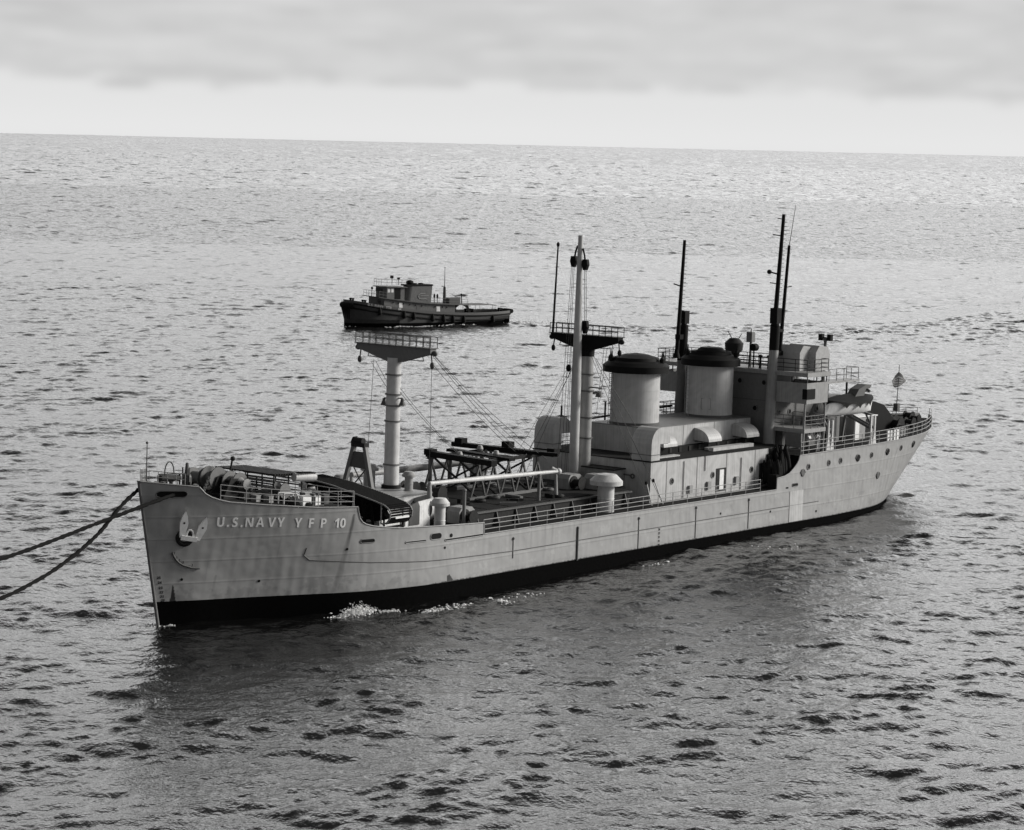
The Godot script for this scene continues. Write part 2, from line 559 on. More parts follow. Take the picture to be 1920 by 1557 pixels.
func wake(x: float, z: float) -> float: # the tug's and the ship's wakes: rough water on the near side, slick water beyond
	var k := 0.0
	if z < -330.0 and z > -560.0 and x > -8.0:
		var ln := -431.0 - 0.0088 * pow(maxf(x - 17.0, 0.0), 2.0)
		var d := z - ln
		var fade := smoothstep(-8.0, 12.0, x) * (1.0 - smoothstep(90.0, 170.0, x))
		var wide := 8.0 + 0.55 * maxf(x, 0.0)
		k += fade * (0.8 * exp(-pow((d - wide * 0.35) / (wide * 0.6), 2.0)) - 0.75 * exp(-pow((d + 14.0) / 11.0, 2.0)))
	var q := Vector2(x - SHIP_AT.x, z - SHIP_AT.z) - Vector2(SHIP_AFT.x, SHIP_AFT.z) * 92.0
	var sd := Vector2(SHIP_AFT.x, SHIP_AFT.z).normalized()
	var al := q.dot(sd)
	if al > 0.0 and al < 160.0: k -= 0.45 * exp(-pow(q.dot(Vector2(-sd.y, sd.x)) / 7.0, 2.0)) * exp(-al / 50.0)
	return k

func sea_point(x: float, z: float) -> Vector3:
	return Vector3(x, 0, z) + sea_shift(x, z)

func sea_shift(x: float, z: float, wakes := true) -> Vector3:
	var a := field(x, z)
	# a second, turned and stretched copy so that the pattern does not come round again
	var b := field(x * 0.62 + z * 0.47 + 31.0, -x * 0.47 + z * 0.62 + 7.0)
	var c := field(x * 0.19 - z * 0.11 + 11.0, x * 0.11 + z * 0.19 + 53.0)
	var g := 0.95 + 0.33 * c.y / SIG
	var k := wake(x, z) if wakes else 0.0
	var d := a * 0.78 * clampf(g, 0.4, 1.45) * (1.0 + k) + Vector3(b.x * 0.62 - b.z * 0.47, b.y, b.x * 0.47 + b.z * 0.62) * 0.55 * (1.0 + 0.5 * k)
	d.y += c.y * 0.9
	return Vector3(d.x * 0.55, d.y, d.z * 0.55)

func sea_patch(called: String, x0: float, x1: float, z0: float, z1: float, step: float, m: Material, parent: Node3D, big := 1.0, deep := 1.0) -> void: # big: the waves of a far patch stand for groups of waves, same steepness
	var nx := int(ceil((x1 - x0) / step)) + 1
	var nz := int(ceil((z1 - z0) / (step * deep))) + 1
	var v := PackedVector3Array(); v.resize(nx * nz)
	var nn := PackedVector3Array(); nn.resize(nx * nz)
	var uv := PackedVector2Array(); uv.resize(nx * nz)
	for j in nz:
		for i in nx:
			var x := x0 + i * step
			var z := z0 + j * step * deep
			var p := Vector3(x, 0, z) + sea_shift(x / big, z / big, big < 1.5) * Vector3(big, big * (1.0 if big < 9.0 else (0.9 if big < 30.0 else 0.4)), big)
			if i == 0 or j == 0 or i == nx - 1: p.y -= 0.8 * big
			if big > 1.0: p.y -= 0.6 * big * (1.0 - smoothstep(0.0, 14.0 * big, z1 - z)) # rises gently out from under the nearer water
			elif j == nz - 1: p.y -= 0.8
			v[j * nx + i] = p
			uv[j * nx + i] = Vector2(x, z) / (9.0 * big)
	for j in nz:
		var ja := maxi(j - 1, 0) * nx
		var jb := mini(j + 1, nz - 1) * nx
		for i in nx:
			var e := v[j * nx + mini(i + 1, nx - 1)] - v[j * nx + maxi(i - 1, 0)]
			var f := v[jb + i] - v[ja + i]
			nn[j * nx + i] = f.cross(e).normalized()
	var idx := PackedInt32Array(); idx.resize((nx - 1) * (nz - 1) * 6)
	var q := 0
	for j in nz - 1:
		for i in nx - 1:
			var a := j * nx + i
			idx[q] = a; idx[q + 1] = a + 1; idx[q + 2] = a + nx
			idx[q + 3] = a + 1; idx[q + 4] = a + nx + 1; idx[q + 5] = a + nx
			q += 6
	var ar := []
	ar.resize(Mesh.ARRAY_MAX)
	ar[Mesh.ARRAY_VERTEX] = v; ar[Mesh.ARRAY_NORMAL] = nn; ar[Mesh.ARRAY_TEX_UV] = uv; ar[Mesh.ARRAY_INDEX] = idx
	var mesh := ArrayMesh.new()
	mesh.add_surface_from_arrays(Mesh.PRIMITIVE_TRIANGLES, ar)
	put_mesh(mesh, called, m, parent)

func ripple_texture(seed_: int, freq: float, strength: float) -> ImageTexture:
	var f := FastNoiseLite.new()
	f.seed = seed_; f.frequency = freq; f.fractal_octaves = 4; f.fractal_gain = 0.55
	f.noise_type = FastNoiseLite.TYPE_SIMPLEX_SMOOTH
	var im := f.get_seamless_image(512, 512)
	im.bump_map_to_normal_map(strength)
	return ImageTexture.create_from_image(im)

func water(rough: float, tex: Texture2D, depth: float, scale: float) -> StandardMaterial3D:
	var m := StandardMaterial3D.new()
	m.albedo_color = srgb(0.006)
	m.roughness = rough
	m.metallic_specular = 0.5
	m.normal_enabled = true
	m.normal_texture = tex
	m.normal_scale = depth
	m.uv1_scale = Vector3(scale, scale, scale)
	return m

func make_sea() -> void:
	make_wave_field()
	var sea := Node3D.new()
	sea.name = "sea"
	add_child(sea)
	tag(sea, "choppy grey sea reaching to the horizon", "", "", "structure")
	var rip := ripple_texture(5, 0.02, 6.0)
	var near := water(0.085, rip, 0.65, 1.6)
	var mid := water(0.09, rip, 0.7, 1.2)
	sea_patch("near_water", -52.0, 56.0, -202.0, -98.0, 0.28, near, sea)
	sea_patch("ship_water", -82.0, 88.0, -336.0, -200.0, 0.37, near, sea)
	sea_patch("middle_water", -120.0, 126.0, -521.0, -334.0, 0.5, mid, sea)
	sea_patch("tug_water", -165.0, 172.0, -722.0, -519.0, 0.75, mid, sea)
	sea_patch("far_water", -300.0, 300.0, -1500.0, -700.0, 1.55, water(0.12, rip, 1.0, 0.5), sea, 2.0)
	sea_patch("distant_water", -820.0, 820.0, -4300.0, -1460.0, 4.2, water(0.10, rip, 0.8, 0.35), sea, 5.0)
	sea_patch("skyline_water", -2900.0, 2900.0, -15000.0, -4150.0, 15.0, water(0.12, rip, 0.8, 0.35), sea, 16.0, 2.0)
	sea_patch("horizon_water", -9500.0, 9500.0, -46000.0, -14500.0, 60.0, water(0.15, rip, 0.8, 0.35), sea, 60.0, 2.0)
	# open water beyond, and all round, to the horizon
	var b := MB.new()
	var xs := [-52.0, 56.0, -82.0, 88.0, -120.0, 126.0, -165.0, 172.0, -300.0, 300.0, -820.0, 820.0, -2900.0, 2900.0, -9500.0, 9500.0]
	var zs := [-202.0, -336.0, -521.0, -722.0, -1500.0, -4300.0, -15000.0, -46000.0]
	var rings := [Vector4(-52, 56, -100, 400), Vector4(-40000, 40000, -50000, -45990)]
	for k in 8:
		var zn: float = 400.0 if k == 0 else zs[k - 1] + 2.0
		rings.append(Vector4(-40000, xs[k * 2] + 2.0, zs[k] + 2.0, zn))
		rings.append(Vector4(xs[k * 2 + 1] - 2.0, 40000, zs[k] + 2.0, zn))
	for r in rings:
		var y := -0.02
		var p := [Vector3(r.x, y, r.z), Vector3(r.y, y, r.z), Vector3(r.y, y, r.w), Vector3(r.x, y, r.w)]
		for t in [[0, 1, 2], [0, 2, 3]]:
			for k in t:
				b.v.append(p[k]); b.n.append(Vector3.UP); b.uv.append(Vector2(p[k].x * 0.9 + p[k].z * 0.44, p[k].z * 0.9 - p[k].x * 0.44) / SL)
	put(b, "open_water", water(0.2, wave_normals(), 2.0, 1.0), sea)

func wave_normals() -> ImageTexture: # the slopes of the same wave field, for water too far off to show single waves
	var im := Image.create(SN, SN, false, Image.FORMAT_RGB8)
	var k := SN / SL * 0.5
	for j in SN:
		for i in SN:
			var dx := (sea_h[j * SN + (i + 1) % SN] - sea_h[j * SN + posmod(i - 1, SN)]) * k
			var dz := (sea_h[((j + 1) % SN) * SN + i] - sea_h[posmod(j - 1, SN) * SN + i]) * k
			var n := Vector3(-dx, -dz, 1.0).normalized() * 0.5 + Vector3(0.5, 0.5, 0.5)
			im.set_pixel(i, j, Color(n.x, n.y, n.z))
	return ImageTexture.create_from_image(im)

# ------------------------------------------------------------------ the ship
func hull_point(xn: float, y: float) -> Vector3: # xn runs 0..102.3 along the deck; the ends rake with height
	var x := xn
	if xn < 20.0: x = 1.57 - 0.199 * y + xn * (20.0 - 1.57 + 0.199 * y) / 20.0
	elif xn > 76.0: x = 76.0 + (xn - 76.0) * (94.6 + 1.36 * y - 76.0) / 26.3
	return Vector3(x, y, half(x, y))

func stations() -> Array:
	var s := []
	var x := 0.0
	while x < 102.3:
		s.append(x)
		x += 0.35 if x < 26.0 or x > 76.0 else 1.2
	for t in TOP: s.append(float(t[0]))
	s.append(102.3)
	s.append(13.53); s.append(13.62); s.append(13.8); s.append(67.18)
	s.sort()
	var r := []
	for q in s:
		if r.is_empty() or q - r[-1] > 0.015: r.append(q)
	return r

func make_hull() -> void:
	var st := stations()
	var side := MB.new()
	var boot := MB.new()
	for sg in [1.0, -1.0]:
		var fl := Vector3(1, 1, sg)
		for i in st.size() - 1:
			var rows := 14
			for j in rows + 4:
				var q := []
				for e in [[i, j], [i + 1, j], [i + 1, j + 1], [i, j + 1]]:
					var xn: float = st[e[0]]
					var jj: int = e[1]
					var y: float = lerpf(-2.8, 0.0, jj / 4.0) if jj <= 4 else lin(TOP, xn) * (jj - 4) / float(rows)
					var p := hull_point(xn, y)
					var nn := hull_normal(clampf(p.x, 1.9 - 0.199 * y, 94.2 + 1.36 * y), y, 1.0)
					q.append([p * fl, nn * fl, Vector2(p.x / 104.0, (9.0 - y) / 11.0)])
				var b := boot if j < 4 else side
				for t in [[0, 1, 2], [0, 2, 3]]:
					var k0 := b.v.size()
					b.tri(q[t[0]][0], q[t[1]][0], q[t[2]][0], q[t[0]][1], q[t[1]][1], q[t[2]][1])
					if b == side:
						for k in 3: # texture place from the corner itself, whatever its order
							var vv := b.v[k0 + k]
							b.uv.append(Vector2(vv.x / 104.0, (9.0 - vv.y) / 11.0))
	var hull := put(side, "hull", M.hull, ship)
	put(boot, "boot_top", M.boot, hull)
	# decks
	var d := MB.new()
	var strips := [[0.15, 13.55, "f"], [13.55, 67.3, "m"], [67.2, 102.1, "p"]]
	for s in strips:
		var b := MB.new()
		var x: float = s[0]
		while x < s[1] - 0.01:
			var x2 := minf(x + (0.7 if s[2] != "m" else 1.4), s[1])
			var q := []
			for xx in [x, x2]:
				var y: float = lin(FDECK, xx) if s[2] == "f" else (lerpf(3.3, 2.9, clampf((xx - 13.5) / 14.0, 0, 1)) if s[2] == "m" else lin(TOP, maxf(xx, 67.3)) - 0.03)
				var hb := maxf(half(xx, y) - 0.03, 0.02)
				q.append(Vector3(xx, y, hb)); q.append(Vector3(xx, y + 0.08, 0.0)); q.append(Vector3(xx, y, -hb))
			b.quad(q[0], q[3], q[4], q[1], Vector3.UP)
			b.quad(q[1], q[4], q[5], q[2], Vector3.UP)
			x = x2
		put(b, {"f": "forecastle_deck", "m": "main_deck", "p": "poop_deck"}[s[2]], M.deck, ship)
	# bulkheads at the two breaks
	d.prism(PackedVector2Array([Vector2(-half(13.42, 3.2) + 0.05, 3.2), Vector2(half(13.42, 3.2) - 0.05, 3.2), Vector2(half(13.42, 5.7) - 0.05, 5.74), Vector2(-half(13.42, 5.7) + 0.05, 5.74)]), Vector3(13.42, 0, 0), Vector3(0, 0, 1), Vector3(0, 1, 0), Vector3(0.08, 0, 0))
	put(d, "forecastle_bulkhead", M.dim, ship)
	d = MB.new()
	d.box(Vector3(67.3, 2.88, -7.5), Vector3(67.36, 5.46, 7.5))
	put(d, "poop_bulkhead", M.black, ship)  # black colour stands for the shade inside the break of the poop
	# rail caps along the plate edges
	d = MB.new()
	for sg in [1.0, -1.0]:
		var last := Vector3.ZERO
		for i in st.size():
			var p := hull_point(st[i], lin(TOP, st[i])) * Vector3(1, 1, sg)
			if i > 0 and last.distance_to(p) > 0.02: d.tube(last, p, 0.05, 0.05, 5, false)
			last = p
	put(d, "gunwale", M.grey, hull)
	# stem bar
	d = MB.new()
	for j in 12: d.tube(Vector3(1.57 - 0.199 * (-2.8 + j * 0.892), -2.8 + j * 0.892, 0), Vector3(1.57 - 0.199 * (-2.8 + (j + 1) * 0.892), -2.8 + (j + 1) * 0.892, 0), 0.11, 0.11, 8, false)
	put(d, "stem_bar", M.mid, hull)

func railing(called: String, base: Array, hgt: float, bars: int, gap: float, m: Material, parent: Node3D, r := 0.026) -> MeshInstance3D:
	var b := MB.new()
	var tops := []
	for i in base.size() - 1:
		var a: Vector3 = base[i]
		var c: Vector3 = base[i + 1]
		var n := maxi(1, roundi(a.distance_to(c) / gap))
		for k in n + (1 if i == base.size() - 2 else 0):
			var p := a.lerp(c, float(k) / n)
			b.tube(p - Vector3(0, 0.04, 0), p + Vector3(0, hgt, 0), r, r, 5)
		for j in bars:
			var u := Vector3(0, hgt * (j + 1) / bars, 0)
			b.tube(a + u, c + u, r, r, 5)
	return put(b, called, m, parent)

func porthole(x: float, y: float, z: float, rad: float, parent: Node3D, nrm := Vector3(0, 0, 1)) -> void:
	var b := MB.new()
	var o := Vector3(x, y, z)
	b.lathe(o, [Vector2(rad + 0.07, -0.03), Vector2(rad + 0.07, 0.05), Vector2(rad, 0.05), Vector2(rad, 0.01)], 14, nrm)
	var f := put(b, "porthole", M.mid, parent)
	var g := MB.new()
	g.lathe(o, [Vector2(rad, 0.012), Vector2(0.0, 0.012)], 14, nrm)
	put(g, "pane", M.glass, f)

func slot(x0: float, x1: float, y: float, hgt: float, called: String, m: Material, parent: Node3D) -> void: # rounded opening in the side shell: dark recess with a raised lip
	var b := MB.new()
	var lip := MB.new()
	var pts := []
	var k := 5
	var r := hgt * 0.5
	for i in k + 1: pts.append(Vector2(x1 - r + r * cos(-PI / 2 + PI * i / k), r * sin(-PI / 2 + PI * i / k)))
	for i in k + 1: pts.append(Vector2(x0 + r + r * cos(PI / 2 + PI * i / k), r * sin(PI / 2 + PI * i / k)))
	var ym := lin([[x0, y], [x1, y]], x0)
	var ring := []
	for p in pts: ring.append(on_hull(p.x, ym + p.y, 0.012))
	var c := on_hull((x0 + x1) * 0.5, ym, 0.012)
	var nn := hull_normal((x0 + x1) * 0.5, ym, 1.0)
	for i in ring.size():
		var q: Vector3 = ring[i]
		var q2: Vector3 = ring[(i + 1) % ring.size()]
		b.flat(c, q, q2, nn)
		if q.distance_to(q2) > 0.01: lip.tube(q, q2, 0.035, 0.035, 5)
	var o := put(lip, called, m, parent)
	put(b, "opening", M.black, o)

func mushroom(at: Vector3, rs: float, hgt: float, rc: float, ch: float, parent: Node3D, m: Material) -> void:
	var b := MB.new()
	b.lathe(at, [Vector2(rs + 0.04, 0.0), Vector2(rs + 0.04, 0.12), Vector2(rs, 0.14), Vector2(rs, hgt * 0.45), Vector2(rs + 0.03, hgt * 0.46), Vector2(rs, hgt * 0.48), Vector2(rs, hgt)], 24)
	var o := put(b, "ventilator", m, parent)
	var c := MB.new()
	c.lathe(at + Vector3(0, hgt - 0.12, 0), [Vector2(rs, 0.02), Vector2(rc, 0.0), Vector2(rc, ch * 0.38), Vector2(rc * 0.62, ch * 0.93), Vector2(rc * 0.3, ch), Vector2(0, ch)], 12)
	put(c, "cap", m, o)

func drum(b: MB, a: Vector3, c: Vector3, r: float, rf: float) -> void: # cable drum with flanges
	var d := (c - a).normalized()
	var l := a.distance_to(c)
	b.lathe(a, [Vector2(0, 0), Vector2(rf, 0), Vector2(rf, 0.08), Vector2(r, 0.1), Vector2(r, l - 0.1), Vector2(rf, l - 0.08), Vector2(rf, l), Vector2(0, l)], 18, d)

func make_ship() -> void:
	ship = thing("power_ship", "long grey naval cargo ship with two stout funnels, under tow in the foreground", "ship", ship_frame())
	make_hull()
	ship_side()
	ship_forecastle()
	ship_fore_well()
	ship_main_house()
	ship_posts()
	ship_bridge()
	ship_stern()

func ship_side() -> void:
	var hull: Node3D = ship.get_node("hull")
	# name on the bow, letter by letter on the curved plate
	var font := SystemFont.new()
	font.font_names = PackedStringArray(["Droid Sans"])
	font.font_weight = 700
	font.font_italic = true
	var row := [["U", 4.64], [".", 5.08], ["S", 5.52], [".", 5.93], ["N", 6.40], ["A", 7.08], ["V", 7.82], ["Y", 8.40], ["Y", 9.55], ["F", 10.42], ["P", 11.25], ["1", 12.22], ["0", 12.62]]
	for r in row:
		var t := TextMesh.new()
		t.text = r[0]
		t.font = font
		t.font_size = 64
		t.pixel_size = 0.62 / 46.0
		t.depth = 0.02
		t.curve_step = 1.0
		var x: float = r[1]
		var y := lin([[4.4, 5.17], [6.4, 5.08], [8.5, 5.0], [10.0, 4.88], [12.7, 4.74]], x)
		var e := (on_hull(x + 0.2, y) - on_hull(x - 0.2, y)).normalized()
		var nn := hull_normal(x, y, 1.0)
		put_mesh(t, "letter", M.white, hull, Transform3D(Basis(e, nn.cross(e).normalized(), nn), on_hull(x, y, 0.014)))
	# draught figures at the stem and amidships
	var fig := [["25", 1.62, 1.59], ["24", 1.70, 1.27], ["23", 1.79, 0.92], ["22", 1.86, 0.63], ["21", 1.93, 0.34], ["20", 1.99, 0.08]]
	for k in 5: fig.append([str(24 - k), 47.1, 1.24 - 0.3 * k])
	for r in fig:
		var t := TextMesh.new()
		t.text = r[0]
		t.font = font
		t.font_size = 32
		t.pixel_size = 0.17 / 23.0
		t.depth = 0.012
		t.curve_step = 2.0
		var x: float = r[1]
		var y: float = r[2]
		var e := (on_hull(x + 0.1, y) - on_hull(x - 0.1, y)).normalized()
		var nn := hull_normal(x, y, 1.0)
		put_mesh(t, "draught_figure", M.dark, hull, Transform3D(Basis(e, nn.cross(e).normalized(), nn), on_hull(x, y, 0.012)))
	# openings
	slot(0.84, 2.42, 7.08, 0.42, "fairlead", M.mid, hull)
	slot(14.05, 15.15, 3.42, 0.26, "mooring_port", M.mid, hull)
	slot(17.7, 19.55, 3.08, 0.13, "freeing_port", M.grey, hull)
	slot(19.95, 21.05, 3.28, 0.44, "mooring_chock", M.grey, hull)
	slot(21.4, 25.5, 2.93, 0.15, "freeing_port", M.grey, hull)
	slot(66.2, 67.1, 3.1, 0.26, "mooring_port", M.mid, hull)
	for h in [[2.93, 1.43, 0.06], [7.77, 1.07, 0.06], [13.14, 2.96, 0.06], [21.42, 2.41, 0.06], [22.04, 3.2, 0.11], [55.6, 1.7, 0.06], [63.0, 1.2, 0.06], [70.2, 0.6, 0.07]]:
		var b := MB.new()
		b.lathe(on_hull(h[0], h[1], 0.0), [Vector2(h[2] + 0.03, -0.02), Vector2(h[2] + 0.03, 0.03), Vector2(0, 0.03)], 10, hull_normal(h[0], h[1], 1.0))
		put(b, "drain_outlet", M.black, hull)
	# portholes of the poop
	for h in [[68.67, 4.46], [71.94, 4.55], [73.86, 4.6], [79.13, 4.7], [85.3, 4.85]]:
		var p := on_hull(h[0], h[1], 0.0)
		porthole(p.x, p.y, p.z, 0.2, hull, hull_normal(h[0], h[1], 1.0))
	for h in [[76.74, 4.59], [82.27, 4.72], [88.41, 4.9], [67.79, 3.99], [80.92, 2.73]]: # plated-over ports with rain lips
		var b := MB.new()
		var grey: bool = h[1] < 4.0
		var nn := hull_normal(h[0], h[1], 1.0)
		b.lathe(on_hull(h[0], h[1], 0.0), [Vector2(0.29, -0.03), Vector2(0.29, 0.05), Vector2(0.25, 0.08), Vector2(0, 0.08)], 16, nn)
		var o := put(b, "port_cover", M.dim if grey else M.black, hull)
		var l := MB.new()
		for k in 6: l.tube(on_hull(h[0] + 0.34 * cos(PI * k / 6), h[1] + 0.34 * sin(PI * k / 6), 0.05), on_hull(h[0] + 0.34 * cos(PI * (k + 1) / 6), h[1] + 0.34 * sin(PI * (k + 1) / 6), 0.05), 0.04, 0.04, 5)
		put(l, "rain_lip", M.mid, o)
	# cable along the side and discharge pipes
	var b := MB.new()
	var run := [[10.43, 3.18], [10.33, 2.68], [10.74, 2.34]]
	var x := 12.0
	while x < 72.0:
		run.append([x, lin([[10.74, 2.34], [15.28, 1.91], [19.76, 1.63], [28.9, 1.42], [80, 1.42]], x)])
		x += 1.5
	for i in run.size() - 1: b.tube(on_hull(run[i][0], run[i][1], 0.01), on_hull(run[i + 1][0], run[i + 1][1], 0.01), 0.035, 0.035, 5)
	put(b, "hull_cable", M.dim, hull)
	for q in [[28.95, 2.32, 0.9], [36.58, 2.36, -0.05], [44.35, 2.36, 0.0], [52.08, 2.49, 0.05], [59.68, 2.47, 0.1]]:
		b = MB.new()
		var thick := 0.10 if q[0] == 36.58 else 0.035
		b.tube(on_hull(q[0], q[1], 0.02), on_hull(q[0], q[2], 0.02), thick, thick, 8)
		b.sphere(on_hull(q[0], q[1], 0.03), Vector3(0.11, 0.11, 0.11), 5)
		put(b, "discharge_pipe", M.dim if thick > 0.05 else M.mid, hull)
	# doubling plates aft of amidships
	b = MB.new()
	for i in 6:
		var xa := 65.9 + i * 0.35
		b.hexa([on_hull(xa, 0.05, -0.02), on_hull(xa + 0.35, 0.05, -0.02), on_hull(xa + 0.35, 0.05, 0.035), on_hull(xa, 0.05, 0.035),
			on_hull(xa, 2.6, -0.02), on_hull(xa + 0.35, 2.6, -0.02), on_hull(xa + 0.35, 2.6, 0.035), on_hull(xa, 2.6, 0.035)])
	put(b, "doubling_plate", M.house, hull)
	# half-round bar with rungs on the bow
	b = MB.new()
	var arc := [[2.17, 3.26], [2.30, 2.98], [2.47, 2.72], [2.65, 2.54], [2.87, 2.39], [3.41, 2.19], [3.86, 2.14]]
	for i in arc.size() - 1:
		b.tube(on_hull(arc[i][0], arc[i][1], 0.06), on_hull(arc[i + 1][0], arc[i + 1][1], 0.06), 0.07, 0.07, 6)
		if i > 0: b.tube(on_hull(arc[i][0], arc[i][1], 0.06), on_hull(arc[i][0], arc[i][1] + 0.28, 0.06), 0.03, 0.03, 5)
	put(b, "anchor_bar", M.dim, hull)
	# hawse bolster
	b = MB.new()
	b.lathe(on_hull(2.72, 4.2, -0.1), [Vector2(0.62, 0), Vector2(0.58, 0.2), Vector2(0.42, 0.3), Vector2(0.3, 0.22), Vector2(0.28, 0.0)], 18, hull_normal(2.72, 4.2, 1.0))
	put(b, "hawse_bolster", M.dark, hull)
	# the main deck's side rails
	for sg in [1.0, -1.0]:
		var base := []
		for q in [25.7, 31.0, 37.0, 43.0, 49.0, 55.0, 61.5]: base.append(Vector3(q, 2.93, 7.5 * sg))
		railing("side_railing", base, 1.0, 3, 2.0, M.rail, ship, 0.032)
	# anchor in its hawse
	var nn := hull_normal(2.95, 4.9, 1.0)
	var e := (on_hull(3.2, 4.9) - on_hull(2.7, 4.9)).normalized()
	var a := thing("stowed_anchor", "pale stockless anchor with two raised flukes, stowed on the ship's bow", "anchor", ship_frame() * Transform3D(Basis(e, nn.cross(e).normalized(), nn), on_hull(2.95, 4.6, 0.12)))
	b = MB.new()
	b.beam(Vector3(-0.62, -0.28, 0.06), Vector3(0.42, -0.46, 0.06), 0.34, 0.3)
	put(b, "crown", M.white, a)
	for q in [[-0.55, -0.3, -0.4, 1.5], [0.45, -0.48, 1.0, 1.0]]:
		b = MB.new()
		var p0 := Vector2(q[0], q[1])
		var p1 := Vector2(q[2], q[3])
		var sd := (p1 - p0).normalized().orthogonal() * 0.24
		b.prism(PackedVector2Array([p0 - sd * 0.7, p0.lerp(p1, 0.55) - sd * 1.15, p0.lerp(p1, 0.8) - sd * 0.7, p1, p0.lerp(p1, 0.8) + sd * 0.7, p0.lerp(p1, 0.55) + sd * 1.15, p0 + sd * 0.7]), Vector3(0, 0, 0.02), Vector3(1, 0, 0), Vector3(0, 1, 0), Vector3(0, 0, 0.16))
		var f := put(b, "fluke", M.white, a)
		b = MB.new()
		b.lathe(Vector3(p0.lerp(p1, 0.55).x, p0.lerp(p1, 0.55).y, 0.17), [Vector2(0.07, 0.0), Vector2(0.07, 0.015), Vector2(0, 0.015)], 8, Vector3(0, 0, 1))
		put(b, "hole", M.black, f)
	b = MB.new()
	for k in 10: b.tube(Vector3(-0.04 + 0.22 * cos(PI * k / 9 - 0.2), -0.2 + 0.4 * sin(PI * k / 9 - 0.2), 0.1), Vector3(-0.04 + 0.22 * cos(PI * (k + 1) / 9 - 0.2), -0.2 + 0.4 * sin(PI * (k + 1) / 9 - 0.2), 0.1), 0.065, 0.065, 6)
	put(b, "shackle", M.wornwhite, a)

